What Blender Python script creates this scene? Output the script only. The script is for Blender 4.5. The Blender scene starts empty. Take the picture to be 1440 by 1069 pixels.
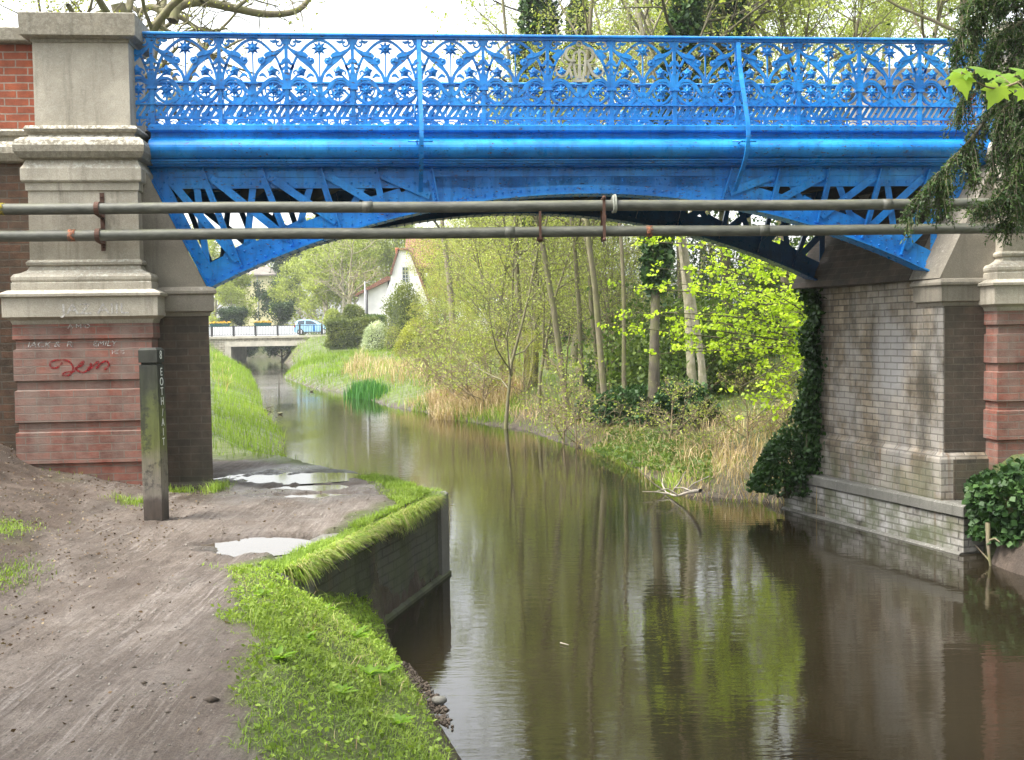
import bpy, math, random
import numpy as np
from mathutils import Vector, Matrix
random.seed(11)
RG = np.random.default_rng(11)
SC = bpy.context.scene
COL = SC.collection

# ------------------------------------------------------------------ camera
FPX, CAMZ = 1500.0, 2.37
PITCH = math.atan((534.5 - 470) / FPX)
ROLL = 0.0155
CP = np.array([0, 0, CAMZ])
_F = np.array([0, math.cos(PITCH), -math.sin(PITCH)])
_U0 = np.array([0, math.sin(PITCH), math.cos(PITCH)])
_R0 = np.array([1.0, 0, 0])
_R = math.cos(ROLL) * _R0 - math.sin(ROLL) * _U0
_U = math.sin(ROLL) * _R0 + math.cos(ROLL) * _U0
def ray(px, py):
    return _F + (px - 720) / FPX * _R - (py - 534.5) / FPX * _U
def at(px, py, Y):                       # point at distance Y in front of the camera
    d = ray(px, py); return CP + d * (Y / d[1])
def gnd(px, py, z=0.0):                  # point on the level z
    d = ray(px, py); return CP + d * ((z - CAMZ) / d[2])
cd = bpy.data.cameras.new('camera'); cam = bpy.data.objects.new('camera', cd); COL.objects.link(cam)
cd.sensor_width = 36; cd.lens = 36 * FPX / 1440; cd.clip_end = 3000; cd.clip_start = .05
cam.matrix_world = Matrix(((_R[0], _U[0], -_F[0], 0), (_R[1], _U[1], -_F[1], 0), (_R[2], _U[2], -_F[2], CAMZ), (0, 0, 0, 1)))
SC.camera = cam

# ------------------------------------------------------------------ bridge frame: u along the face, n away from it, z up
TH = math.atan(0.086)
BU = np.array([math.cos(TH), math.sin(TH), 0]); BN = np.array([-math.sin(TH), math.cos(TH), 0])
BO = at(213.5, 100, 10.87); BO[2] = 0
SK = -0.3165                             # the bridge is skewed: u shift per metre of n
class Fr:
    def __init__(s, o, x, y, z=(0, 0, 1)): s.o, s.x, s.y, s.z = [np.array(v, float) for v in (o, x, y, z)]
    def __call__(s, p):
        p = np.atleast_2d(np.array(p, float)); return s.o + p[:, :1] * s.x + p[:, 1:2] * s.y + p[:, 2:3] * s.z
BF = Fr(BO, BU, BN)
def fp(px, py, n=0.0):                   # (u, z) of a pixel on the plane n of the bridge
    d = ray(px, py); t = ((BO + n * BN - CP) @ BN) / (d @ BN); p = CP + d * t
    return float((p - BO) @ BU), float(p[2])

# ------------------------------------------------------------------ objects
ORG = {}
def tag(o, label=None, cat=None, group=None, kind=None):
    if label: o['label'] = label
    if cat: o['category'] = cat
    if group: o['group'] = group
    if kind: o['kind'] = kind
    return o
def thing(name, label, cat, loc=(0, 0, 0), group=None):
    o = bpy.data.objects.new(name, None); COL.objects.link(o); o.location = loc; o.empty_display_size = .2
    ORG[o.name] = np.array(loc, float); return tag(o, label, cat, group)
def kids(o): return [c for c in bpy.data.objects if c.parent == o]
def copy_tree(o, parent=None):
    c = o.copy(); COL.objects.link(c)
    if parent is not None: c.parent = parent
    ORG[c.name] = ORG.get(o.name, np.zeros(3))
    for ch in kids(o): copy_tree(ch, c)
    return c
def link_mesh(name, me, m, parent, origin):
    o = bpy.data.objects.new(name, me); COL.objects.link(o)
    for mm in (m if isinstance(m, (list, tuple)) else [m]): me.materials.append(mm)
    if parent is not None:
        o.parent = parent; ORG[o.name] = ORG[parent.name] + np.array(origin)*0
    else:
        o.location = origin; ORG[o.name] = np.array(origin, float)
    return o
class MB:
    def __init__(s, xf=None): s.V, s.F, s.S, s.M, s.n, s.xf = [], [], [], [], 0, xf
    def add(s, v, f, smooth=False, mat=0):
        v = np.array(v, float).reshape(-1, 3)
        if s.xf is not None: v = s.xf(v)
        b = s.n; s.V.append(v); s.n += len(v)
        for q in f: s.F.append(tuple(i + b for i in q)); s.S.append(smooth); s.M.append(mat)
    def box(s, x0, x1, y0, y1, z0, z1, mat=0):
        s.add([(x0,y0,z0),(x1,y0,z0),(x1,y1,z0),(x0,y1,z0),(x0,y0,z1),(x1,y0,z1),(x1,y1,z1),(x0,y1,z1)],
              [(0,3,2,1),(4,5,6,7),(0,1,5,4),(1,2,6,5),(2,3,7,6),(3,0,4,7)], False, mat)
    def rings(s, R, smooth=False, cap=True, mat=0, closed=True):   # list of rings, equal length
        k = len(R[0]); v = [p for r in R for p in r]; f = []
        for i in range(len(R) - 1):
            for j in range(k if closed else k - 1):
                a, b = i*k + j, i*k + (j+1) % k; f.append((a, b, b + k, a + k))
        if cap and closed: f.append(tuple(range(k-1, -1, -1))); f.append(tuple((len(R)-1)*k + j for j in range(k)))
        s.add(v, f, smooth, mat)
    def prism_xz(s, poly, y0, y1, mat=0):         # polygon in x,z extruded along y
        s.rings([[(x, y0, z) for x, z in poly], [(x, y1, z) for x, z in poly]], mat=mat)
    def prism_xy(s, poly, z0, z1, mat=0):
        s.rings([[(x, y, z0) for x, y in poly], [(x, y, z1) for x, y in poly]], mat=mat)
    def sweep_x(s, prof, x0, x1, sk=0, mat=0, smooth=False, nseg=1):  # profile of (y,z) along x
        s.rings([[(x0 + (x1-x0)*i/nseg + sk*y, y, z) for y, z in prof] for i in range(nseg+1)], smooth, True, mat)
    def strip(s, pts, w, t, y=0.0, mat=0, cap=True):     # flat bar following points in x,z ; w in plane, t along y
        P = np.array(pts, float); n = len(P)
        W = np.full(n, w) if np.isscalar(w) else np.interp(np.linspace(0,1,n), np.linspace(0,1,len(w)), w)
        T = np.gradient(P, axis=0); T /= np.maximum(np.linalg.norm(T, axis=1, keepdims=True), 1e-9)
        N = np.stack([-T[:,1], T[:,0]], 1)
        R = []
        for i in range(n):
            a, b = P[i] + N[i]*W[i]/2, P[i] - N[i]*W[i]/2
            R.append([(a[0], y - t/2, a[1]), (b[0], y - t/2, b[1]), (b[0], y + t/2, b[1]), (a[0], y + t/2, a[1])])
        s.rings(R, False, cap, mat)
    def tube(s, pts, r, k=8, smooth=True, mat=0, cap=True):
        P = np.array(pts, float); n = len(P); rr = np.full(n, r) if np.isscalar(r) else np.interp(np.linspace(0,1,n), np.linspace(0,1,len(r)), r)
        T = np.gradient(P, axis=0); T /= np.maximum(np.linalg.norm(T, axis=1, keepdims=True), 1e-9)
        up = np.array([0,0,1.0]) if abs(T[0][2]) < .9 else np.array([1.0,0,0])
        a = np.cross(T[0], up); a /= np.linalg.norm(a); R = []
        an = np.arange(k) * 2*math.pi/k
        for i in range(n):
            a = a - T[i]*(a @ T[i]); a /= max(np.linalg.norm(a), 1e-9); b = np.cross(T[i], a)
            R.append(P[i] + rr[i]*(np.cos(an)[:,None]*a + np.sin(an)[:,None]*b))
        s.rings(R, smooth, cap, mat)
    def dome(s, c, r, h, ax=(0,-1,0), k=6, mat=0):
        ax = np.array(ax, float); t = np.array([1.0,0,0]) if abs(ax[0]) < .9 else np.array([0,0,1.0])
        a = np.cross(ax, t); a /= np.linalg.norm(a); b = np.cross(ax, a); c = np.array(c, float); R = []
        an = np.arange(k)*2*math.pi/k
        v = [c + r*(math.cos(q)*a + math.sin(q)*b) for q in an] + [c + ax*h*.75 + .62*r*(math.cos(q)*a + math.sin(q)*b) for q in an] + [c + ax*h]
        f = [(j, k + j, k + (j+1) % k, (j+1) % k) for j in range(k)] + [(k + j, 2*k, k + (j+1) % k) for j in range(k)]
        s.add(v, f, True, mat)
    def lathe(s, prof, c=(0,0,0), k=16, smooth=True, mat=0):
        an = np.arange(k)*2*math.pi/k
        s.rings([[(c[0] + r*math.cos(q), c[1] + r*math.sin(q), c[2] + z) for q in an] for r, z in prof], smooth, True, mat)
    def build(s, name, m, parent=None, origin=None, rel=True):
        V = np.concatenate(s.V)
        if parent is not None: V = V - ORG[parent.name] if rel else V
        else:
            if origin is None:
                lo, hi = V.min(0), V.max(0); origin = ((lo[0]+hi[0])/2, (lo[1]+hi[1])/2, lo[2])
            V = V - np.array(origin)
        off = np.array(origin, float) if parent is None else (ORG[parent.name] if rel else np.zeros(3))
        me = bpy.data.meshes.new(name); me.from_pydata(V.tolist(), [], s.F); me.update()
        me.polygons.foreach_set('use_smooth', s.S); me.polygons.foreach_set('material_index', s.M)
        uv = me.uv_layers.new(name='UVMap')
        nl = len(me.loops); npoly = len(me.polygons)
        nor = np.zeros(npoly*3); me.polygons.foreach_get('normal', nor); nor = nor.reshape(-1,3)
        tot = np.zeros(npoly, int); me.polygons.foreach_get('loop_total', tot)
        vi = np.zeros(nl, int); me.loops.foreach_get('vertex_index', vi)
        ln = np.repeat(nor, tot, 0); p = V[vi] + off
        t = np.stack([-ln[:,1], ln[:,0], np.zeros(nl)], 1); l = np.linalg.norm(t, axis=1); flat = l < .5
        t /= np.maximum(l, 1e-6)[:,None]
        uu = np.where(flat, p[:,0], (p*t).sum(1)); vv = np.where(flat, p[:,1], p[:,2])
        uv.data.foreach_set('uv', np.stack([uu, vv], 1).ravel())
        o = link_mesh(name, me, m, parent, origin if origin is not None else (0,0,0))
        return o
def fast(name, V, Q, m, parent=None, origin=None, var=None, smooth=False, rel=True):   # numpy mesh of quads/tris
    V = np.asarray(V, float); Q = np.asarray(Q, int)
    if parent is not None: V = V - ORG[parent.name] if rel else V
    else:
        if origin is None:
            lo, hi = V.min(0), V.max(0); origin = ((lo[0]+hi[0])/2, (lo[1]+hi[1])/2, lo[2])
        V = V - np.array(origin)
    me = bpy.data.meshes.new(name); k = Q.shape[1]
    me.vertices.add(len(V)); me.vertices.foreach_set('co', V.ravel())
    me.loops.add(Q.size); me.loops.foreach_set('vertex_index', Q.ravel())
    me.polygons.add(len(Q)); me.polygons.foreach_set('loop_start', np.arange(len(Q))*k); me.polygons.foreach_set('loop_total', np.full(len(Q), k))
    if smooth: me.polygons.foreach_set('use_smooth', np.ones(len(Q), bool))
    if var is not None:
        for nm, arr in (var.items() if isinstance(var, dict) else [('var', var)]):
            a = me.attributes.new(nm, 'FLOAT', 'POINT'); a.data.foreach_set('value', np.asarray(arr, float))
    me.update(calc_edges=True); me.validate()
    return link_mesh(name, me, m, parent, origin if origin is not None else (0,0,0))
def cr(pts, n=6):                        # Catmull-Rom
    P = [np.array(p, float) for p in pts]; P = [2*P[0]-P[1]] + P + [2*P[-1]-P[-2]]; out = []
    for i in range(1, len(P)-2):
        for k in range(n):
            t = k/n; out.append(.5*((2*P[i]) + (P[i+1]-P[i-1])*t + (2*P[i-1]-5*P[i]+4*P[i+1]-P[i+2])*t*t + (3*P[i]-P[i-1]-3*P[i+1]+P[i+2])*t**3))
    out.append(P[-2]); return out
def arc(cx, cy, r, a0, a1, n=14, r1=None):
    r1 = r if r1 is None else r1
    return [(cx + (r+(r1-r)*i/n)*math.cos(math.radians(a0+(a1-a0)*i/n)), cy + (r+(r1-r)*i/n)*math.sin(math.radians(a0+(a1-a0)*i/n))) for i in range(n+1)]

# value noise in numpy
def _h(ix, iy, sd):
    n = (ix*374761393 + iy*668265263 + sd*974711) & 0xffffffff
    n = ((n ^ (n >> 13))*1274126177) & 0xffffffff
    return ((n ^ (n >> 16)) & 0xffff)/65535.0
def vnoise(x, y, sd=0):
    x = np.asarray(x, float); y = np.asarray(y, float); ix = np.floor(x).astype(np.int64); iy = np.floor(y).astype(np.int64)
    fx = x-ix; fy = y-iy; fx = fx*fx*(3-2*fx); fy = fy*fy*(3-2*fy)
    return (_h(ix,iy,sd)*(1-fx)+_h(ix+1,iy,sd)*fx)*(1-fy) + (_h(ix,iy+1,sd)*(1-fx)+_h(ix+1,iy+1,sd)*fx)*fy
def fbm(x, y, sd=0, o=4):
    r = 0; a = .5
    for i in range(o): r = r + a*(vnoise(x*2**i, y*2**i, sd+i) - .5); a *= .5
    return r*2
def sst(x, a, b): t = np.clip((x-a)/(b-a), 0, 1); return t*t*(3-2*t)
def seg_dist(x, y, poly, closed):
    P = np.array(poly, float); d = np.full(np.shape(x), 1e9); n = len(P)
    for i in range(n if closed else n-1):
        a, b = P[i], P[(i+1) % n]; ab = b-a; L = max(ab @ ab, 1e-9)
        t = np.clip(((x-a[0])*ab[0] + (y-a[1])*ab[1])/L, 0, 1)
        d = np.minimum(d, np.hypot(x-a[0]-t*ab[0], y-a[1]-t*ab[1]))
    return d
def inside(x, y, poly):
    P = np.array(poly, float); r = np.zeros(np.shape(x), bool); n = len(P)
    for i in range(n):
        a, b = P[i], P[(i+1) % n]
        if a[1] == b[1]: continue
        c = (a[1] > y) != (b[1] > y); r ^= c & (x < (b[0]-a[0])*(y-a[1])/(b[1]-a[1]) + a[0])
    return r
# ------------------------------------------------------------------ materials
class NT:
    def __init__(s, name):
        s.m = bpy.data.materials.new(name); s.m.use_nodes = True; s.t = s.m.node_tree; s.t.nodes.clear()
        s.out = s.t.nodes.new('ShaderNodeOutputMaterial')
    def n(s, typ, ins=None, **kw):
        nd = s.t.nodes.new('ShaderNode'+typ)
        for k, v in kw.items(): setattr(nd, k, v)
        for k, v in (ins or {}).items(): s.set(nd, k, v)
        return nd
    def set(s, nd, k, v):
        sock = nd.inputs[k]
        if isinstance(v, bpy.types.NodeSocket): s.t.links.new(v, sock)
        elif isinstance(v, bpy.types.Node): s.t.links.new(v.outputs[0], sock)
        else:
            if isinstance(v, (tuple, list)) and sock.type == 'RGBA' and len(v) == 3: v = (*v, 1)
            sock.default_value = v
    def pos(s): return s.n('NewGeometry').outputs['Position']
    def obj(s): return s.n('TexCoord').outputs['Object']
    def uv(s): return s.n('TexCoord').outputs['UV']
    def mapv(s, v, sc): return s.n('Mapping', {'Vector': v, 'Scale': sc}).outputs[0]
    def noise(s, v, scale, detail=4, rough=.55, dist=0): return s.n('TexNoise', {'Vector': v, 'Scale': scale, 'Detail': detail, 'Roughness': rough, 'Distortion': dist}).outputs[0]
    def ramp(s, f, stops, interp='LINEAR'):
        r = s.n('ValToRGB', {'Fac': f}); r.color_ramp.interpolation = interp; e = r.color_ramp.elements
        while len(e) < len(stops): e.new(.5)
        for i, (p, c) in enumerate(stops):
            e[i].position = p; e[i].color = (*c, 1) if isinstance(c, (tuple, list)) else (c, c, c, 1)
        return r.outputs[0]
    def mix(s, f, a, b, mode='MIX'):
        x = s.n('Mix', data_type='RGBA', blend_type=mode)
        for k, v in ((0, f), (6, a), (7, b)):
            sock = x.inputs[k]
            if isinstance(v, bpy.types.NodeSocket): s.t.links.new(v, sock)
            else: sock.default_value = (*v, 1) if isinstance(v, (tuple, list)) and len(v) == 3 else v
        return x.outputs[2]
    def math(s, op, a, b=0.0, clamp=False): 
        x = s.n('Math', operation=op, use_clamp=clamp); s.set(x, 0, a); s.set(x, 1, b); return x.outputs[0]
    def attr(s, nm): return s.n('Attribute', attribute_name=nm).outputs['Fac']
    def bump(s, h, st=.3, d=.01): return s.n('Bump', {'Height': h, 'Strength': st, 'Distance': d}).outputs[0]
    def pbr(s, col, rough=.7, normal=None, **kw):
        b = s.n('BsdfPrincipled', {'Base Color': col, 'Roughness': rough})
        if normal is not None: s.set(b, 'Normal', normal)
        for k, v in kw.items(): s.set(b, k.replace('_', ' '), v)
        s.t.links.new(b.outputs[0], s.out.inputs[0]); return s.m
def plain(name, col, rough=.7, var=.25, scale=8, bump=.2, **kw):
    t = NT(name); v = t.obj(); f = t.noise(v, scale)
    c = t.mix(1.0, col, t.ramp(f, [(.25, 1-var), (.75, 1+var*.6)]), 'MULTIPLY')
    return t.pbr(c, rough, t.bump(t.noise(v, scale*5), bump, .005), **kw)

def m_blue(name='blue_paint', shade_mix=0.0):
    t = NT(name); v = t.pos()
    big = t.noise(t.mapv(v, (.9, .9, 3)), 1.6, 5, .6)
    c = t.ramp(big, [(.28, (.004, .125, .42)), (.5, (.007, .205, .62)), (.70, (.025, .30, .74))])
    fade = t.ramp(t.noise(t.mapv(v, (2, 2, 5)), 2.2, 5, .7), [(.60, 0.0), (.70, .55)]); c = t.mix(fade, c, (.05, .30, .62))
    grime = t.ramp(t.noise(t.mapv(v, (7, 7, .7)), 1.8, 6, .65), [(.46, 0.0), (.78, .65)]); c = t.mix(grime, c, (.006, .05, .15))
    chip = t.ramp(t.noise(t.mapv(v, (5, 5, 15)), 3.4, 6, .66), [(.605, 0.0), (.625, 1.0)])
    zone = t.ramp(t.noise(v, 1.3, 2), [(.40, 0.0), (.54, 1.0)])
    c = t.mix(t.math('MULTIPLY', chip, zone), c, t.ramp(t.noise(v, 21, 2), [(.4, (.016, .018, .026)), (.62, (.10, .045, .022))]))
    if shade_mix: c = t.mix(t.ramp(t.noise(v, 4, 5), [(.2, shade_mix), (.8, shade_mix*.85)]), c, (.006, .014, .028))  # shade painted into the blue by mixing it towards near-black
    rr_ = t.ramp(t.noise(v, 9, 5, .7), [(.3, .20), (.7, .52)])
    return t.pbr(c, rr_, t.bump(t.math('ADD', t.noise(v, 60), t.math('MULTIPLY', chip, -.6)), .25, .005), Specular_IOR_Level=.45)
def m_stone(name='pier_stone', base=(.43, .39, .315), dark=(.16, .145, .11), lich=(.5, .49, .42), lf=.62):
    t = NT(name); v = t.pos()
    n1 = t.noise(v, 2.2, 6, .6); c = t.mix(t.ramp(n1, [(.32, 0.0), (.62, 1.0)]), dark, base)
    c = t.mix(t.math('MULTIPLY', t.ramp(n1, [(.35, .6), (.6, .0)]), 1.0), c, base)
    st = t.noise(t.mapv(v, (9, 9, .8)), 1.5, 4, .6)
    c = t.mix(t.ramp(st, [(.52, 0.0), (.78, .7)]), c, dark)
    up = t.n('SeparateXYZ', {0: t.n('NewGeometry').outputs['Normal']}).outputs[2]
    li = t.math('MULTIPLY', t.ramp(t.noise(v, 26, 5, .7), [(lf-.12, 0.0), (lf, 1.0)]), t.ramp(up, [(.0, .18), (.5, 1.0)]))
    c = t.mix(li, c, lich)
    fine = t.noise(v, 120, 3)
    c = t.mix(1.0, c, t.ramp(fine, [(.3, .78), (.7, 1.12)]), 'MULTIPLY')
    return t.pbr(c, .85, t.bump(t.noise(v, 45, 6, .65), .4, .012))
def m_brick(name, c1, c2, mortar, stain=(.05, .05, .04), stainf=.5, white=0.0, green=0.0, ms=.007, bloom=0.0, patch=False):
    t = NT(name); uv = t.uv(); v = t.pos()
    w = t.n('Mix', data_type='VECTOR', ins=None); 
    wob = t.n('VectorMath', {0: t.n('TexNoise', {'Vector': v, 'Scale': 6.0}).outputs['Color'], 1: (.5, .5, .5)}, operation='SUBTRACT').outputs[0]
    wv = t.n('VectorMath', {0: wob, 'Scale': .012}, operation='SCALE').outputs[0]
    uvw = t.n('VectorMath', {0: uv, 1: wv}, operation='ADD').outputs[0]
    b = t.n('TexBrick', {'Vector': uvw, 'Color1': c1, 'Color2': c2, 'Mortar': mortar, 'Scale': 1.0, 'Mortar Size': ms, 'Mortar Smooth': .25, 'Bias': -.1, 'Brick Width': .232, 'Row Height': .076})
    c = b.outputs['Color']
    n2 = t.noise(v, 7, 5, .65); c = t.mix(1.0, c, t.ramp(n2, [(.28, .55), (.72, 1.3)]), 'MULTIPLY')
    st = t.ramp(t.noise(t.mapv(v, (1.6, 1.6, .5)), 1.7, 6, .62), [(.42, 0.0), (.72, stainf)])
    c = t.mix(st, c, stain)
    if bloom:
        bl = t.ramp(t.noise(t.mapv(v, (2, 2, 5)), 2.2, 6, .7), [(.40, 0.0), (.66, bloom)]); c = t.mix(bl, c, (.25, .185, .155))
    if white:
        wf = t.math('MULTIPLY', t.ramp(t.noise(t.mapv(v, (1.2, 1.2, .8)), 1.6, 6, .65), [(.40, 0.0), (.56, white)]), t.math('SUBTRACT', 1.15, t.math('MULTIPLY', b.outputs['Fac'], .6)))
        c = t.mix(wf, c, (.47, .46, .44))
        if patch:                              # a faded limewash rectangle, a dark damp strip by the corner and a rust run, where the photograph has them
            def blob(cx, cy, cz, sx, sz):
                p = t.n('VectorMath', {0: t.n('VectorMath', {0: v, 1: (cx, cy, cz)}, operation='SUBTRACT').outputs[0], 1: (1/sx, 1/sx, 1/sz)}, operation='MULTIPLY').outputs[0]
                q = t.n('VectorMath', {0: p}, operation='LENGTH').outputs[1]
                return t.math('ADD', q, t.math('MULTIPLY', t.math('SUBTRACT', t.noise(t.mapv(v, (1, 1, .5)), 5, 5, .65), .5), .9))
            P1, P2_, P3 = at(1268, 500, 12.3), at(1312, 540, 11.75), at(1228, 540, 12.75)
            wfac = t.math('MULTIPLY', t.ramp(blob(*P1, .42, .62), [(.6, .6), (1.25, 0.0)]), t.math('SUBTRACT', 1.1, t.math('MULTIPLY', b.outputs['Fac'], .7)))
            c = t.mix(wfac, c, (.40, .39, .385)); c = t.mix(t.ramp(blob(*P2_, .20, 1.6), [(.6, .85), (1.15, 0.0)]), c, (.035, .032, .022)); c = t.mix(t.ramp(blob(*P3, .075, .85), [(.55, .8), (1.2, 0.0)]), c, (.13, .062, .03))
        rs = t.ramp(t.noise(t.mapv(v, (5, 5, .35)), 1.6, 4), [(.6, 0.0), (.72, .7)])
        c = t.mix(rs, c, (.13, .075, .04))
    if green:
        z = t.n('SeparateXYZ', {0: v}).outputs[2]
        g = t.math('MULTIPLY', t.ramp(z, [(.0, 1.0), (.85, 0.55), (1.0, 0.0)]), t.ramp(t.noise(v, 3.5, 5), [(.4, 0.0), (.65, green)]))
        c = t.mix(g, c, (.075, .085, .04))
    h = t.math('ADD', t.math('MULTIPLY', b.outputs['Fac'], -1.0), t.math('MULTIPLY', t.noise(v, 55, 5), .9))
    return t.pbr(c, .88, t.bump(h, .55, .008))
def m_water():
    t = NT('river_water'); v = t.pos()
    a = t.noise(t.mapv(v, (1.3, 5.5, 1)), 1.5, 3, .5); b = t.noise(t.mapv(v, (5, 17, 1)), 1.3, 3, .5)
    zone = t.ramp(t.noise(t.mapv(v, (.5, .22, 1)), 1.2, 2), [(.35, .35), (.7, 1.0)])
    h = t.math('MULTIPLY', t.math('ADD', t.math('MULTIPLY', a, 1.0), t.math('MULTIPLY', b, .35)), zone)
    c = t.ramp(t.noise(v, .5, 4), [(.3, (.012, .0095, .005)), (.7, (.020, .016, .009))])
    return t.pbr(c, .03, t.bump(h, .20, .016), IOR=1.65)
def m_puddle():
    t = NT('puddle_water'); v = t.pos()
    return t.pbr((.075, .06, .045), .03, t.bump(t.noise(t.mapv(v, (4, 14, 1)), 2, 2), .05, .005), IOR=1.45)
def m_ground():
    t = NT('ground_soil'); v = t.pos(); p = t.attr('path'); g = t.attr('green')
    n1 = t.noise(v, 1.7, 7, .66)
    mud = t.ramp(n1, [(.28, (.070, .054, .042)), (.45, (.108, .086, .069)), (.58, (.15, .124, .103)), (.74, (.20, .172, .148))])
    rut = t.noise(t.mapv(v, (11, 1.0, 1)), 1.5, 6, .68, .5)
    mud = t.mix(t.ramp(rut, [(.46, 0.0), (.64, .6)]), mud, (.066, .049, .038))
    fine_ = t.noise(t.mapv(v, (26, 1.3, 1)), 1.6, 5, .7, .3)
    zone = t.ramp(t.noise(v, .9, 3), [(.42, .1), (.6, 1.0)])
    mud = t.mix(t.math('MULTIPLY', t.ramp(fine_, [(.5, 0.0), (.66, .75)]), zone), mud, (.26, .23, .205))
    clod = t.ramp(t.noise(v, 19, 6, .75), [(.52, 0.0), (.66, .75)]); mud = t.mix(clod, mud, (.06, .044, .034))
    soil = t.ramp(t.noise(v, 5, 6, .7), [(.3, (.036, .025, .018)), (.55, (.075, .055, .041)), (.75, (.13, .10, .078))])
    turf = t.ramp(t.noise(v, 9, 5, .7), [(.3, (.055, .06, .02)), (.55, (.085, .11, .028)), (.78, (.14, .125, .06))])
    c = t.mix(p, soil, mud); c = t.mix(g, c, turf)
    grit = t.noise(v, 85, 5, .75)
    c = t.mix(1.0, c, t.ramp(grit, [(.3, .55), (.5, 1.0), (.72, 1.5)]), 'MULTIPLY')
    wetn = t.attr('wet'); c = t.mix(t.math('MULTIPLY', wetn, .65), c, (.038, .028, .021))
    r = t.math('SUBTRACT', t.ramp(t.noise(v, 1.3, 5), [(.38, .45), (.6, .85)]), t.math('MULTIPLY', wetn, .3))
    h = t.math('ADD', t.noise(v, 24, 7, .74), t.math('MULTIPLY', rut, .9))
    return t.pbr(c, r, t.bump(h, .8, .03), Specular_IOR_Level=.4)
def m_leaf(name, stops, trans=.4, rough=.5, spec=.3, big=None):
    t = NT(name); a = t.attr('var')
    c = t.ramp(a, stops)
    if big: c = t.mix(1.0, c, t.ramp(t.noise(t.pos(), big, 3), [(.3, .7), (.7, 1.3)]), 'MULTIPLY')
    b = t.n('BsdfPrincipled', {'Base Color': c, 'Roughness': rough, 'Specular IOR Level': spec})
    tr = t.n('BsdfTranslucent', {'Color': t.mix(1.0, c, (1.15, 1.2, .6), 'MULTIPLY')})
    mx = t.n('MixShader', {0: trans, 1: b.outputs[0], 2: tr.outputs[0]}); t.t.links.new(mx.outputs[0], t.out.inputs[0]); return t.m
def m_bark(name, c1, c2, moss=0.0, sc=4):
    t = NT(name); v = t.pos(); n = t.noise(t.mapv(v, (1, 1, .3)), sc*3, 5, .65)
    c = t.ramp(n, [(.3, c1), (.7, c2)])
    if moss: c = t.mix(t.ramp(t.noise(v, sc, 4), [(.42, 0.0), (.6, moss)]), c, (.13, .14, .04))
    return t.pbr(c, .9, t.bump(n, .6, .02))
def m_pipe():
    t = NT('pipe_paint'); v = t.pos()
    c = t.ramp(t.noise(t.mapv(v, (2, 2, 8)), 3, 6, .65), [(.3, (.05, .052, .042)), (.55, (.09, .092, .075)), (.75, (.15, .148, .118))])
    up = t.n('SeparateXYZ', {0: t.n('NewGeometry').outputs['Normal']}).outputs[2]
    mo = t.math('MULTIPLY', t.ramp(t.noise(v, 5, 5, .7), [(.42, 0.0), (.6, .8)]), t.ramp(up, [(.2, 0.0), (.9, 1.0)]))
    c = t.mix(mo, c, (.115, .12, .07)); c = t.mix(t.ramp(t.noise(v, 17, 4, .7), [(.68, 0.0), (.74, .7)]), c, (.14, .06, .03))
    return t.pbr(c, .6, t.bump(t.noise(v, 50, 4), .25, .004))
def m_post():
    t = NT('weathered_post_wood'); v = t.pos(); z = t.n('SeparateXYZ', {0: v}).outputs[2]
    nz = t.noise(t.mapv(v, (14, 14, 1.5)), 1.6, 5, .65)
    zz = t.math('ADD', z, t.math('MULTIPLY', t.math('SUBTRACT', t.noise(v, 6, 4), .5), .5))
    zr = t.n('MapRange', {'Value': zz, 'From Min': .8, 'From Max': 2.35}).outputs[0]
    c = t.ramp(zr, [(.0, (.05, .035, .025)), (.13, (.07, .055, .045)), (.2, (.17, .15, .125)), (.33, (.15, .135, .09)), (.45, (.11, .125, .03)), (.62, (.085, .10, .028)), (.72, (.035, .04, .022)), (.9, (.022, .024, .018)), (1.0, (.03, .032, .024))])
    c = t.mix(t.ramp(t.noise(v, 8, 5, .7), [(.52, 0.0), (.62, .75)]), c, (.02, .02, .016))
    c = t.mix(1.0, c, t.ramp(nz, [(.3, .65), (.7, 1.3)]), 'MULTIPLY')
    return t.pbr(c, .8, t.bump(nz, .5, .01))
def m_roof(name, c1, c2):
    t = NT(name); uv = t.uv(); b = t.n('TexBrick', {'Vector': uv, 'Color1': c1, 'Color2': c2, 'Mortar': (.05, .03, .02), 'Scale': 1.0, 'Mortar Size': .015, 'Brick Width': .22, 'Row Height': .16})
    c = t.mix(1.0, b.outputs['Color'], t.ramp(t.noise(t.pos(), .8, 5), [(.3, .7), (.7, 1.25)]), 'MULTIPLY')
    return t.pbr(c, .85)
def m_rubble():
    t = NT('rubble_stone'); uv = t.uv()
    b = t.n('TexBrick', {'Vector': uv, 'Color1': (.30, .27, .21), 'Color2': (.45, .41, .33), 'Mortar': (.17, .15, .12), 'Scale': 1.0, 'Mortar Size': .02, 'Brick Width': .5, 'Row Height': .22})
    c = t.mix(1.0, b.outputs['Color'], t.ramp(t.noise(t.pos(), 3, 5), [(.3, .7), (.7, 1.2)]), 'MULTIPLY')
    return t.pbr(c, .9)
def m_faint(name, col, th):
    t = NT(name); v = t.pos(); d = t.n('BsdfDiffuse', {'Color': col}); tr = t.n('BsdfTransparent')
    f = t.ramp(t.noise(v, 30, 4, .7), [(th-.10, 1.0), (th+.14, .10)])
    mx = t.n('MixShader', {0: t.math('SUBTRACT', 1.0, f), 1: d.outputs[0], 2: tr.outputs[0]}); t.t.links.new(mx.outputs[0], t.out.inputs[0]); return t.m
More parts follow.
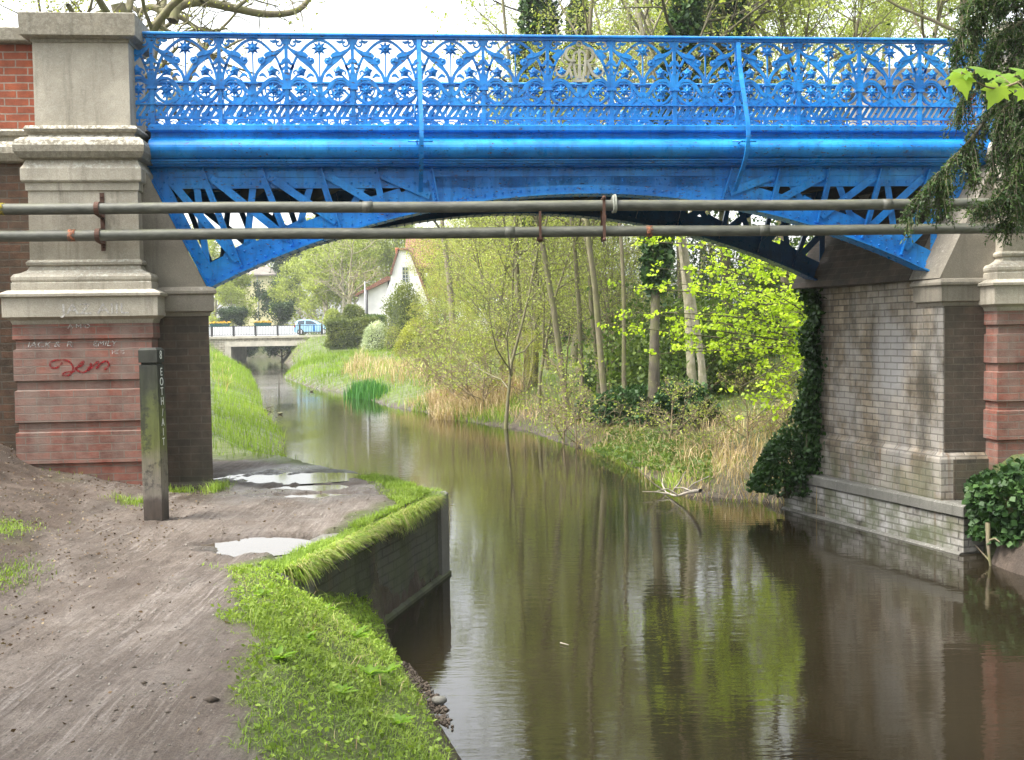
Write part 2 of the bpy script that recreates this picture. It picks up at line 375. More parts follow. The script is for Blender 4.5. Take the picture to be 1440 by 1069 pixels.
M = dict(
 blue=m_blue(), shadeblue=m_blue('shaded_blue_paint', .8), stone=m_stone(), stone2=m_stone('weathered_cap_stone', (.27, .24, .18), (.085, .078, .058), (.55, .53, .45), .57),
 stone3=m_stone('abutment_stone', (.25, .225, .18), (.10, .09, .07), (.36, .34, .3), .70),
 brick_red=m_brick('red_brick', (.25, .082, .055), (.14, .06, .044), (.155, .125, .10), (.20, .165, .14), .85, 0, 1.0, .006, bloom=.42),
 brick_bright=m_brick('orange_red_brick', (.34, .085, .035), (.25, .06, .03), (.30, .25, .20), (.10, .05, .035), .4),
 brick_dark=m_brick('dark_brown_brick', (.085, .062, .044), (.055, .045, .034), (.095, .082, .06), (.035, .034, .024), .7, 0, .8, .006),
 brick_wing=m_brick('sooty_brick', (.11, .055, .03), (.065, .045, .028), (.09, .075, .055), (.03, .03, .02), .6, 0, .5),
 brick_white=m_brick('limewashed_brick', (.30, .245, .175), (.135, .103, .068), (.10, .084, .062), (.042, .035, .025), .97, .34, .9, .008, patch=True),
 brick_quay=m_brick('flaking_whitewash_brick', (.17, .155, .125), (.10, .088, .07), (.045, .04, .03), (.035, .032, .022), .9, .6, 1.0, .011),
 coping=m_stone('quay_coping', (.17, .165, .145), (.07, .068, .055), (.33, .33, .3), .68),
 water=m_water(), puddle=m_puddle(), ground=m_ground(), pipe=m_pipe(), post=m_post(),
 rust=plain('rusty_iron', (.085, .04, .025), .85, .5, 14), rope=plain('grey_cable', (.24, .25, .21), .8),
 mono=plain('faded_cream_iron', (.37, .355, .28), .6, .35, 12), dark=plain('dark_soffit', (.035, .035, .032), .9),
 chalk=m_faint('chalk_white', (.52, .50, .47), .48), redspray=m_faint('red_spray_paint', (.30, .03, .035), .45),
 letter=plain('white_letter_paint', (.75, .76, .72), .6, .2), orange=m_faint('orange_spray_mark', (.36, .15, .09), .46), yellow=m_faint('yellow_spray_mark', (.42, .34, .05), .46),
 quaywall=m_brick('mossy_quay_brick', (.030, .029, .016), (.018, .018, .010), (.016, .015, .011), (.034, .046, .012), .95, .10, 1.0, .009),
 render_white=plain('white_render', (.72, .71, .68), .85, .12, 1.5), render_cream=plain('cream_render', (.55, .50, .30), .85, .12, 1.5),
 tile=m_roof('clay_roof_tile', (.27, .12, .07), (.19, .085, .055)), slate=m_roof('grey_roof_slate', (.16, .145, .125), (.22, .20, .17)),
 housebrick=m_brick('house_brick', (.30, .11, .06), (.22, .08, .05), (.25, .2, .16), (.12, .06, .04), .3), potclay=plain('orange_clay', (.45, .12, .05), .8),
 rubble=m_rubble(), concrete=plain('pale_concrete', (.42, .39, .32), .85, .3, 2), blackpaint=plain('black_railing_paint', (.02, .02, .022), .5),
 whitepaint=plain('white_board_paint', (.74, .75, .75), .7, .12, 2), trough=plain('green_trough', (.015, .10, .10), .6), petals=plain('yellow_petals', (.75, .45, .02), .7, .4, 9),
 carpaint=plain('pale_blue_car_paint', (.34, .60, .80), .25, .06, 3, .0), carstripe=plain('blue_car_panel', (.02, .22, .62), .3), glass=plain('dark_glass', (.03, .05, .07), .08, .1, 3, 0), tyre=plain('tyre_rubber', (.02, .02, .02), .8), hub=plain('silver_wheel', (.6, .6, .62), .35), redlamp=plain('red_tail_lamp', (.5, .02, .02), .3), lampglass=plain('clear_lamp', (.75, .77, .8), .15),
 metalpost=plain('grey_metal', (.35, .36, .36), .5), road=plain('asphalt', (.06, .06, .06), .9, .3, 20),
 bark=m_bark('grey_brown_bark', (.10, .08, .055), (.21, .175, .12), .6), barkpale=m_bark('pale_bark', (.24, .21, .15), (.42, .38, .28), .5, 6), barkmoss=m_bark('mossy_bark', (.10, .085, .055), (.21, .185, .11), .6), barkdark=m_bark('dark_bark', (.040, .034, .022), (.095, .082, .055), .4),
 deadwood=m_bark('bleached_dead_wood', (.22, .19, .15), (.40, .36, .30), 0),
 l_bud=m_leaf('budding_leaf', [(0, (.16, .19, .05)), (.5, (.30, .35, .085)), (1, (.46, .51, .15))], .5),
 l_lime=m_leaf('lime_leaf', [(0, (.20, .31, .018)), (.5, (.38, .52, .035)), (1, (.55, .66, .08))], .55),
 l_mid=m_leaf('mid_green_leaf', [(0, (.045, .085, .018)), (.5, (.095, .155, .03)), (1, (.17, .23, .045))]),
 l_dark=m_leaf('dark_leaf', [(0, (.018, .04, .014)), (.6, (.04, .075, .024)), (1, (.08, .12, .03))], .25),
 l_ivy=m_leaf('ivy_leaf', [(0, (.014, .036, .012)), (.5, (.034, .078, .02)), (.85, (.07, .135, .035)), (1, (.11, .17, .06))], .2, .5, .25),
 l_yew=m_leaf('yew_needles', [(0, (.014, .034, .010)), (.5, (.036, .075, .018)), (1, (.105, .165, .035))], .3, .5),
 l_gold=m_leaf('golden_leaf', [(0, (.18, .19, .03)), (.5, (.32, .34, .05)), (1, (.47, .48, .11))]),
 l_hedge=m_leaf('hedge_leaf', [(0, (.06, .085, .02)), (.5, (.13, .165, .035)), (1, (.22, .24, .06))]),
 l_white=m_leaf('white_blossom', [(0, (.20, .27, .12)), (.5, (.45, .5, .35)), (1, (.7, .72, .6))]),
 l_syc=m_leaf('sycamore_leaf', [(0, (.15, .28, .03)), (.5, (.22, .36, .04)), (1, (.33, .47, .05))], .55, .4),
 grass=m_leaf('grass_blade', [(0, (.095, .15, .03)), (.45, (.20, .30, .05)), (.85, (.32, .42, .08)), (1, (.42, .37, .19))], .4, .5, .2, .9),
 grassfar=m_leaf('bank_grass', [(0, (.085, .145, .022)), (.45, (.165, .26, .035)), (.85, (.26, .36, .055)), (1, (.38, .34, .16))], .4, .7, .04, .35),
 reed=m_leaf('dry_reed', [(0, (.22, .15, .075)), (.5, (.40, .30, .17)), (1, (.56, .45, .28))], .3, .7),
 iris=m_leaf('iris_blade', [(0, (.03, .11, .025)), (.6, (.06, .2, .04)), (1, (.12, .28, .05))], .35),
 twig=m_bark('fine_twig', (.12, .09, .055), (.24, .19, .11)), pebble=plain('grey_pebble', (.24, .22, .19), .8, .5, 20), hedgecore=plain('hedge_inner_growth', (.05, .065, .02), .9, .5, 3), soilclod=plain('dark_soil_clod', (.075, .058, .043), .95, .5, 30), litter=m_leaf('leaf_litter', [(0, (.05, .03, .018)), (.6, (.13, .085, .045)), (1, (.3, .24, .15))], .1, .8),
)

def m_haze():
    t = NT('haze_air'); p = t.n('VolumePrincipled', {'Color': (.93, .96, 1.0, 1), 'Density': .0005, 'Anisotropy': .2}); t.t.links.new(p.outputs[0], t.out.inputs['Volume']); return t.m
M['haze'] = m_haze()
# ------------------------------------------------------------------ light
w = bpy.data.worlds.new('World'); SC.world = w; w.use_nodes = True; wt = w.node_tree; wt.nodes.clear()
SUN_EL, SUN_AZ = 58, 250            # degrees; azimuth clockwise from +Y: soft light from high on the left
sky = wt.nodes.new('ShaderNodeTexSky'); sky.sky_type = 'NISHITA'; sky.sun_disc = False
sky.sun_elevation = math.radians(SUN_EL); sky.sun_rotation = math.radians(SUN_AZ); sky.air_density = 1.5; sky.dust_density = 4; sky.ozone_density = 1
hs = wt.nodes.new('ShaderNodeHueSaturation'); hs.inputs['Saturation'].default_value = .22; hs.inputs['Value'].default_value = 1
bg = wt.nodes.new('ShaderNodeBackground'); bg.inputs['Strength'].default_value = .13
wo = wt.nodes.new('ShaderNodeOutputWorld')
wt.links.new(sky.outputs[0], hs.inputs['Color']); wt.links.new(hs.outputs[0], bg.inputs['Color']); wt.links.new(bg.outputs[0], wo.inputs['Surface'])
sl = bpy.data.lights.new('sun', 'SUN'); sl.energy = 1.5; sl.angle = math.radians(22); sl.color = (1, .95, .86)
so = bpy.data.objects.new('sun', sl); COL.objects.link(so)
az, el = math.radians(SUN_AZ), math.radians(SUN_EL)
sd = Vector((math.sin(az)*math.cos(el), math.cos(az)*math.cos(el), math.sin(el)))
so.rotation_euler = sd.to_track_quat('Z', 'Y').to_euler(); so.location = (0, -10, 30)
SC.view_settings.view_transform = 'Standard'; SC.view_settings.look = 'None'; SC.view_settings.gamma = 1; SC.view_settings.exposure = 2.15
# ------------------------------------------------------------------ the iron bridge
PW = 8.0253/12                            # panel width
ZR, ZM, ZC = 5.458, 4.739, 4.527          # hand rail top, middle rail, cornice top
UL, UR = -.02, 8.97                       # cornice ends
NR = 2.09                                 # railing to railing
BR = thing('iron_footbridge', 'bright blue riveted iron arch bridge with ornate scrollwork railings spanning the river', 'bridge', tuple(BF((4.2, 1, 2.9))[0]))
def bp(name, mb, m='blue', parent=BR): return mb.build(name, M[m] if isinstance(m, str) else m, parent)
def shifted(n): return lambda p: BF(np.atleast_2d(np.array(p, float)) + np.array([SK*n, n, 0]))

# cornice / fascia beams
def cornice(nm, side):
    pr = [(.14, ZC), (-.075, ZC), (-.095, ZC-.012), (-.095, ZC-.058), (-.08, ZC-.072), (-.035, ZC-.078), (-.03, ZC-.11), (-.05, ZC-.135)]
    pr += [(-.052 - .115*math.sin(math.radians(a)), ZC-.243 + .098*math.cos(math.radians(a))) for a in range(15, 171, 15)]
    pr += [(-.03, ZC-.345), (-.075, ZC-.35), (-.075, ZC-.362), (-.04, ZC-.366), (-.04, ZC-.382), (.01, ZC-.386), (.01, ZC-.40), (.14, ZC-.40)]
    mb = MB(BF)
    if side > 0: mb.sweep_x(pr, UL, UR)
    else:
        pr2 = [(NR - y, z) for y, z in pr]; mb.rings([[(UL + SK*NR, y, z) for y, z in pr2][::-1], [(UR + SK*NR, y, z) for y, z in pr2][::-1]])
    for i in range(5):                       # cover straps at the joints of the castings
        u = .35 + i*2.06
        if side > 0: mb.box(u, u+.012, -.098, -.02, ZC-.06, ZC-.01)
    for f in mb.F: pass
    return bp(nm, mb)
cornice('cornice', 1); cornice('cornice', -1)
mb = MB(BF)                                # deck
mb.rings([[(UL-.05+SK*.14, .14, z) for z in (4.16, 4.5)] + [(UL-.05+SK*(NR-.14), NR-.14, z) for z in (4.5, 4.16)], [(UR+.05+SK*.14, .14, z) for z in (4.16, 4.5)] + [(UR+.05+SK*(NR-.14), NR-.14, z) for z in (4.5, 4.16)]])
bp('deck', mb, 'dark')
for i in range(11):                        # cross girders under the deck
    u = .35 + i*.8; mb = MB(BF); mb.rings([[(u+SK*.2, .2, 3.98), (u+.09+SK*.2, .2, 3.98), (u+.09+SK*.2, .2, 4.158), (u+SK*.2, .2, 4.158)], [(u+SK*1.9, 1.9, 3.98), (u+.09+SK*1.9, 1.9, 3.98), (u+.09+SK*1.9, 1.9, 4.158), (u+SK*1.9, 1.9, 4.158)]])
    bp('cross_beam', mb, 'dark')

# arch girders, traced on the plane of the girder
GN = .15
def g(px, py): return fp(px, py, GN)
archp = [g(*p) for p in [(293,404),(383,367),(445,339),(561,304.5),(650,286),(720,277.5),(800,273),(889,274.5),(991,285),(1084,302.5),(1182,331),(1250,357),(1317,390)]]
cf = np.polyfit([p[0] for p in archp], [p[1] for p in archp], 4)
AX0, AX1 = archp[0][0], archp[-1][0]
def arch(u): return float(np.polyval(cf, u))
ZT = 4.128                                 # top of the girder web
ZTB = fp(420, 265, GN)[1]                  # underside of its top chord
eL0, eR0 = g(205, 236)[0], g(1386, 241)[0]
def girder(n0, full=True):
    xf = shifted(n0 - GN) if n0 != GN else BF
    tx = (lambda p: xf(np.atleast_2d(np.array(p, float)) + np.array([0, GN, 0])))
    out = []
    def new(): return MB(tx)
    def done(nm, mb, par=None):
        return bp(nm, mb, 'blue' if full else 'shadeblue', par or BR)  # rear girder: darkened copy of the blue imitates the shade under the deck
    us = np.linspace(AX0, AX1, 61)
    # bottom chord plate follows the arch; the middle is a solid web
    mb = new(); H = .25
    uw0, uw1 = g(596, 270)[0], g(1036, 270)[0]
    lo = [(u, arch(u)) for u in us]; up = [(u, min(arch(u) + H + (.10 if (u < uw0+.0 or u > uw1) else 0)*0, ZTB)) for u in us]
    up2 = []
    for u, z in up:
        up2.append((u, ZT-.06 if uw0 <= u <= uw1 else z))
    for i in range(60):
        (a0, b0), (a1, b1) = lo[i], lo[i+1]; (_, t0), (_, t1) = up2[i], up2[i+1]
        mb.add([(a0, -.006, b0), (a1, -.006, b1), (a1, -.006, t1), (a0, -.006, t0), (a0, .006, b0), (a1, .006, b1), (a1, .006, t1), (a0, .006, t0)],
               [(0,1,2,3), (5,4,7,6), (3,2,6,7), (1,0,4,5)] + ([(0,3,7,4)] if i == 0 else []) + ([(2,1,5,6)] if i == 59 else []))
    # angle along the arch with its rivets
    ang = [(u, arch(u) + .045) for u in us]; mb.strip(ang, .09, .016, -.014)
    L = np.concatenate([[0], np.cumsum(np.hypot(np.diff([p[0] for p in ang]), np.diff([p[1] for p in ang])))])
    for s in np.arange(.08, L[-1]-.05, .095):
        u = np.interp(s, L, us); mb.dome((u, -.022, arch(u) + .052), .014, .013)
    for s in np.arange(.6, L[-1]-.5, .10):
        u = np.interp(s, L, us); mb.dome((u, -.006, arch(u) + .135), .011, .010)
    if full:
        for u in np.arange(uw0+.05, uw1-.02, .0935): mb.dome((u, -.006, ZTB+.085), .0125, .011)
        for u in np.arange(uw0+.1, uw1-.02, .0935):
            if abs(u - (uw0+uw1)/2) > 1.0: mb.dome((u, -.006, ZTB+.0), .011, .010)
    A = done('arch_web', mb)
    # flange plate under the arch, with rivet heads below
    mb = new(); fl = [(u, arch(u) - .008) for u in us]
    mb.strip([(AX0-.03, arch(AX0)-.024)] + fl + [(AX1+.03, arch(AX1)-.024)], .016, .24, 0)
    for s in np.arange(.06, L[-1]-.05, .095):
        u = np.interp(s, L, us)
        for y in (-.09, .09): mb.dome((u, y, arch(u)-.016), .014, .012, (0, 0, -1))
    done('arch_flange', mb)
    # top chord
    mb = new(); mb.box(eL0+.04, eR0-.04, -.006, .006, ZTB, ZT-.005); mb.box(eL0+.0, eR0, -.016, -.0065, ZT-.10, ZT-.004); mb.box(eL0-.02, eR0+.02, -.09, .09, ZT-.003, ZT+.008)
    if full:
        for u in np.arange(eL0+.12, eR0-.1, .0935):
            mb.dome((u, -.016, ZT-.03), .0125, .010)
            if u < uw0 or u > uw1: mb.dome((u, -.006, ZTB+.05), .0135, .012)
    done('top_chord', mb)
    # end posts
    for px in ([(205,236),(231,246),(301,385),(293,403)], [(1386,241),(1363,245),(1309,372),(1317,390)]):
        q = [g(*p) for p in px]; mb = new(); y0 = -.026
        mb.prism_xz(q if q[1][0] > q[0][0] else q[::-1], y0, .01)
        a0, a1, b1, b0 = [np.array(p) for p in q]
        for k in range(15):
            f = (k+.5)/15; m0 = a0 + (b0-a0)*f; m1 = a1 + (b1-a1)*f
            for h in ((.33,), (.72,))[k % 2]: c = m0 + (m1-m0)*h; mb.dome((c[0], y0, c[1]), .0145, .013)
        dirv = (b0-a0)/np.linalg.norm(b0-a0); nn = np.array([-dirv[1], dirv[0]]); 
        if nn @ (a1-a0) < 0: nn = -nn
        e = nn*.014; mb.rings([[(a0[0], -.085, a0[1]), (a0[0]+e[0], -.085, a0[1]+e[1]), (a0[0]+e[0], .09, a0[1]+e[1]), (a0[0], .09, a0[1])], [(b0[0], -.085, b0[1]), (b0[0]+e[0], -.085, b0[1]+e[1]), (b0[0]+e[0], .09, b0[1]+e[1]), (b0[0], .09, b0[1])]])
        done('end_post', mb)
    # lattice: stiffeners, long diagonals, counter bars, gussets
    TL = [g(*p) for p in [(222,250),(282,250),(365,250),(448,250),(526,250),(604,250)]]
    BL = [g(*p) for p in [(293,389),(337,365),(408,341),(475,313),(541,293),(613,281)]]
    TRr = [g(*p) for p in [(1376,252),(1308,252),(1240,251),(1168,250),(1098,250),(1031,250)]]
    BRr = [g(*p) for p in [(1313,378),(1268,361),(1213,341),(1151,318),(1084,298),(1018,283)]]
    for T, B in ((TL, BL), (TRr, BRr)):
        sg = 1 if T is TL else -1
        B = [(b[0], arch(b[0]) + .075) for b in B]
        for k in range(1, 6):                 # double angle stiffeners
            mb = new(); t, b = np.array(T[k]), np.array(B[k])
            mb.strip([t + (0, .10), b - (0, .02)], .062, .010, -.020); mb.strip([t + (.030*sg, .10), b + (.030*sg, -.02)], .012, .05, -.045)
            d = np.linalg.norm(t-b); 
            for h in (.02, .12, .86, .97): c = t + (0, .1) + (b-t-(0, .1))*h; mb.dome((c[0], -.025, c[1]), .0125, .011)
            if k == 5:
                for h in (.3, .5, .7): c = t + (b-t)*h; mb.dome((c[0], -.025, c[1]), .0125, .011)
            done('stiffener', mb)
        for k in range(0, 5):
            mb = new(); a = np.array(T[k]) + (.085*sg, .02); b = np.array(B[k+1]) + (-.015*sg, .05)
            if k == 4: b = np.array(B[5]) + (-.06*sg, .055)
            mb.strip([a, b], .078, .010, -.033)
            for h in (.03, .10, .55, .93): c = a + (b-a)*h; mb.dome((c[0], -.038, c[1]), .0125, .011)
            done('diagonal_bar', mb)
            mb = new(); a = np.array(T[k+1]) + (-.055*sg, .03); b = np.array(B[k]) + (.05*sg, .02)
            if k == 0: b = b + (-.05*sg, .03)
            mb.strip([a, b], .068, .009, .012)
            for h in (.04, .9): c = a + (b-a)*h; mb.dome((c[0], .0075, c[1]), .0125, .011)
            done('counter_bar', mb)
            # gusset where the bars meet the arch
            if k < 4:
                bb = np.array(B[k+1]); w = .21; mb = new()
                q = [(bb[0]-w*1.0, arch(bb[0]-w)+.16), (bb[0]+w*1.0, arch(bb[0]+w)+.16), (bb[0]+w*.75, arch(bb[0]+w)+.27 if arch(bb[0]+w)+.3 < ZTB else ZTB), (bb[0]-w*.75, min(arch(bb[0]-w)+.30, ZTB))]
                mb.prism_xz(q, .0075, .0115)
                for dx in (-.12, -.04, .05, .13): mb.dome((bb[0]+dx, -.006, arch(bb[0]+dx)+.20), .012, .011)
                done('gusset_plate', mb)
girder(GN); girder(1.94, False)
for sgu in (1.2, 3.0, 5.5, 7.4):          # bracing between the two girders
    mb = MB(BF); z = arch(sgu) + .1; mb.tube([(sgu+SK*.17, .17, z+.15), (sgu+.35+SK*1.9, 1.9, z+.15)], .028, 6)
    bp('cross_brace', mb, 'dark')

# hand rails and continuous bars
def rails(sh, u0, u1):
    xf = shifted(sh); 
    def bx(nm, prs):
        mb = MB(xf)
        for p in prs: mb.sweep_x(p, u0, u1)
        return bp(nm, mb)
    bx('hand_rail', [[(-.055, ZR-.012), (-.035, ZR), (.035, ZR), (.055, ZR-.012), (.055, ZR-.026), (.03, ZR-.032), (.03, ZR-.05), (-.03, ZR-.05), (-.03, ZR-.032), (-.055, ZR-.026)]])
    bx('middle_rail', [[(-.032, ZM-.006), (.032, ZM-.006), (.032, ZM+.008), (-.032, ZM+.008)]])
    bx('bottom_rail', [[(-.014, ZM-.145), (.014, ZM-.145), (.014, ZM-.118), (-.014, ZM-.118)]])
rails(0, -.28, 8.98); rails(NR, -.3, 9.0)

# ------------------------------------------------------------------ one railing panel (local x across, z up from the middle rail)
def C(cx, cy): return ((cx - 812)/1275, (1040 - cy)/1275*(ZR-.05-ZM)/.652)
def Cs(l): return [C(*p) for p in l]
def mir(pts): return [(-x, z) for x, z in pts]
def rosette(mb, c, r, n, y=-.012, inner=.55, bulge=.018):
    k = 2*n; v = [(c[0] + (r if j % 2 == 0 else r*inner)*math.sin(math.pi*2*j/k), y+.006, c[1] + (r if j % 2 == 0 else r*inner)*math.cos(math.pi*2*j/k)) for j in range(k)]
    v2 = [(c[0] + .42*r*math.sin(math.pi*2*(j+.0)/k), y - bulge*(.9 if j % 2 else .45), c[1] + .42*r*math.cos(math.pi*2*j/k)) for j in range(k)]
    v3 = [(x, y+.02, z) for x, _, z in v]
    f = [(j, k+j, k+(j+1) % k, (j+1) % k)[::-1] for j in range(k)] + [tuple(range(k, 2*k))] + [(j, (j+1) % k, 2*k+(j+1) % k, 2*k+j)[::-1] for j in range(k)] + [tuple(range(2*k, 3*k))[::-1]]
    mb.add(v + v2 + v3, f); mb.dome((c[0], y - bulge*.6, c[1]), r*.3, bulge*1.1, (0, -1, 0), 7)
def panel_mesh(kind):
    mb = MB(); T = .022
    for m_ in (lambda p: p, mir):
        s = lambda pts, w, y=0, t=T: mb.strip(m_(pts), np.array(w)*1.45 if not np.isscalar(w) else w*1.45, t, y)
        # pointed arch springing from the post
        s(cr(Cs([(418,760),(432,660),(455,590),(480,520),(520,440),(575,375),(650,300),(730,245),(812,222)]), 3), .017)
        if kind == 'plain':
            s(cr(Cs([(396,215),(400,290),(440,345),(520,398),(590,450),(660,520),(720,590),(765,650),(792,720)]), 3), [.016, .016, .018, .034, .05, .036, .022, .02, .022], -.004)
            s(cr(Cs([(500,388),(560,400),(620,412),(660,440)]), 3), [.012, .034, .03, .02], -.012)
            s(arc(*C(708, 487), .012, 200, -250, 12, .036), .016, -.012); mb.dome((m_([C(708,487)])[0][0], -.014, C(708,487)[1]), .022, .018, (0,-1,0), 8)
        else:
            s(cr(Cs([(396,215),(400,290),(440,335),(500,345),(545,330)]), 3), .016, -.004)
            s(cr(Cs([(470,440),(545,360),(580,330)]), 3), [.04, .03, .012], -.004)
        # little spiral under the hand rail
        s([C(430, 235)] + arc(*C(478, 268), .040, 120, 470, 12, .014), .011); s(cr(Cs([(500,232),(545,250),(590,238)]), 3), [.014, .02, .006])
        # scroll circle, its tail and the foot
        s(arc(*C(562, 862), .116, 0, 360, 26), .016, .004); s(arc(*C(562, 862), .100, 150, -120, 18, .060), .010, -.004); s(arc(*C(500, 640), .030, 0, 250, 9, .012), .010, -.004)
        s(cr(Cs([(396,560),(440,590),(470,560),(480,520)]), 3), [.012, .02, .016, .006]); s(cr(Cs([(640,700),(690,660),(735,680)]), 3), [.008, .022, .010])
        s(cr(Cs([(424,800),(470,735),(545,712),(620,735),(690,815),(740,880),(800,915)]), 3), [.022, .02, .02, .02, .022, .024, .03], -.006)
        s(cr(Cs([(430,905),(490,975),(560,1012),(640,1015),(720,985),(770,930)]), 3), .015, -.002)
        s(cr(Cs([(560,1030),(640,1000),(690,960),(730,955)]), 3), [.008, .03, .03, .01], -.008)
        s(cr(Cs([(690,1040),(740,1000),(800,960)]), 3), [.014, .035, .03], -.004)
        s(cr(Cs([(440,745),(480,710),(530,660),(560,640)]), 3), .011)
        s(cr(Cs([(562,940),(562,1020)]), 3), .011); s(cr(Cs([(610,930),(680,970)]), 3), .010)
    # urn
    if kind == 'plain': s0 = Cs([(812,700),(812,400)]); mb.strip(s0, .013, .018)
    mb.prism_xz([(-.032, C(0,700)[1]), (-.026, C(0,760)[1]), (.026, C(0,760)[1]), (.032, C(0,700)[1])][::-1], -.02, .02)
    mb.box(-.045, .045, -.026, .026, C(0,782)[1], C(0,764)[1]); mb.strip(Cs([(812,780),(812,860),(812,915)]), [.05, .055, .012], .03)
    mb.strip(Cs([(812,910),(812,1042)]), [.03, .05], .022)
    return mb
def post_mesh():
    mb = MB(); z0, z1 = -.21, ZR-.05-ZM
    mb.box(-.016, .016, -.018, .018, C(0,640)[1], z1)
    mb.strip([(0, C(0,835)[1]), (0, C(0,760)[1]), (0, C(0,690)[1]), (0, C(0,600)[1])], [.098, .092, .07, .036], .03)
    mb.box(-.052, .052, -.028, .028, C(0,850)[1], C(0,828)[1]); mb.box(-.02, .02, -.02, .02, .0, C(0,850)[1])
    mb.strip([(0, C(0,870)[1]), (0, C(0,930)[1]), (0, .01)], [.07, .03, .075], .02, .0)
    for s in (-1, 1):
        mb.strip([(s*x, z) for x, z in cr([(.0, C(0,470)[1]), (.022, C(0,490)[1]), (.045, C(0,525)[1]), (.075, C(0,530)[1])], 3)], [.03, .04, .026, .008], .03, -.006)
        mb.strip([(s*.012, C(0,300)[1]), (s*.026, C(0,250)[1]), (s*.04, z1)], [.012, .03, .02], .03)
    mb.box(-.021, .021, -.022, .022, z0, -.006)
    return mb
def grille_mesh():
    mb = MB(); P = PW; n = 10
    for i in range(n + 1):
        x = -P/2 + P*(i)/n
        a, b = x - .036, x + .036
        pts = [(a, -.118), (b, -.006)]
        if a < -P/2+.02: f = (-P/2+.02-a)/(b-a); pts[0] = (a+(b-a)*f, -.118+.112*f)
        if b > P/2-.02: f = (P/2-.02-a)/(b-a); pts[1] = (a+(b-a)*f, -.118+.112*f)
        mb.strip(pts, .034, .016)
    for i in range(5):                       # small arches between bottom rail and cornice
        x = -P/2 + P*(i+.5)/5; mb.strip(arc(x, -.212, .050, 0, 180, 8), .010, .012); mb.dome((x, 0, -.20), .016, .012, (0,-1,0), 6)
        mb.strip([(x+.066, -.212), (x+.066, -.143)], [.03, .012], .012)
    return mb
PM = panel_mesh('plain'); MM = panel_mesh('monogram'); PO = post_mesh(); GR = grille_mesh()
flower = {}
def rel_build(name, mb, parent): 
    o = mb.build(name, M['blue'], parent, rel=False); return o
ang_u = TH
def place_local(o, u, sh, z):
    p = BF((u + SK*sh, sh, z))[0] - ORG[BR.name]; o.location = p; o.rotation_euler = (0, 0, ang_u)
def make_panel(mb, kind):
    o = rel_build('railing_panel', mb, BR)
    fl = [(0, C(0,330)[1], 0.082, 8)] if kind == 'plain' else []
    fl += [(s*C(570,0)[0]*-1*-1, C(0,618)[1], .060, 5) for s in (1, -1)] + [(s*C(562,0)[0], C(0,850)[1], .074, 8) for s in (1, -1)]
    for x, z, r, n in fl:
        m2 = MB(); rosette(m2, (0, 0), r, n, inner=.5 if n == 8 else .68); q = m2.build('flower', M['blue'], o, rel=False); q.location = (x, 0, z)
    return o
pan = make_panel(PM, 'plain'); mono = make_panel(MM, 'monogram')
post = rel_build('railing_post', PO, BR); gr = rel_build('railing_grille', GR, BR)
fp_, fg, fpo = True, True, True
for sh in (0, NR):
    for k in range(-1, 14 if sh == 0 else 13):
        uc = (k + .5)*PW
        if uc - PW/2 > 8.9: continue
        if sh == 0 and k == 6: place_local(mono, uc, sh, ZM)
        else:
            o = pan if fp_ else copy_tree(pan, BR); fp_ = False; place_local(o, uc, sh, ZM)
        o = gr if fg else copy_tree(gr, BR); place_local(o, uc, sh, ZM)
        fg = False
        if k >= 0:
            o = post if fpo else copy_tree(post, BR); fpo = False; place_local(o, k*PW, sh, ZM)
# the cream monogram in the middle panel: a pair of mirrored letters R back to back on a stem, curled feet
mb = MB(); sc = 1/1275; 
def K(x, y): return ((x - 705)*sc*1.12, (690 - y)*sc*1.12)
for sgn in (1, -1):
    s = lambda pts, w, y: mb.strip([(sgn*x, z) for x, z in pts], w, .022, y)
    s(cr([K(*p) for p in [(735,660),(760,560),(775,450),(768,360),(730,330),(700,360)]], 4), [.026, .024, .022, .02, .018, .012], -.006*sgn)
    s(cr([K(*p) for p in [(760,300),(820,290),(865,330),(860,400),(810,440),(750,440)]], 4), [.012, .024, .028, .028, .022, .014], .006*sgn)
    s(cr([K(*p) for p in [(790,440),(830,520),(860,590),(910,620),(965,600),(985,550),(950,535),(930,560)]], 4), [.022, .03, .03, .026, .02, .016, .014, .012], .0)
    s(cr([K(*p) for p in [(850,330),(900,380),(910,430),(880,470)]], 4), [.01, .018, .016, .008], .004)
    s(cr([K(*p) for p in [(700,480),(780,485),(860,475)]], 4), .012, .008)
    s(cr([K(*p) for p in [(800,640),(820,560),(830,500)]], 4), [.026, .022, .012], .01*sgn)
mb.strip([K(705,650), K(705,300)], [.036, .02], .026); mb.box(-.07, .07, -.02, .02, K(0,690)[1], K(0,660)[1])
mb.strip([K(*p) for p in arc(705, 240, 28, 0, 360, 14)], .014, .02)
mg = mb.build('monogram', M['mono'], mono, rel=False); mg.location = (0, -.012, C(0, 742)[1])
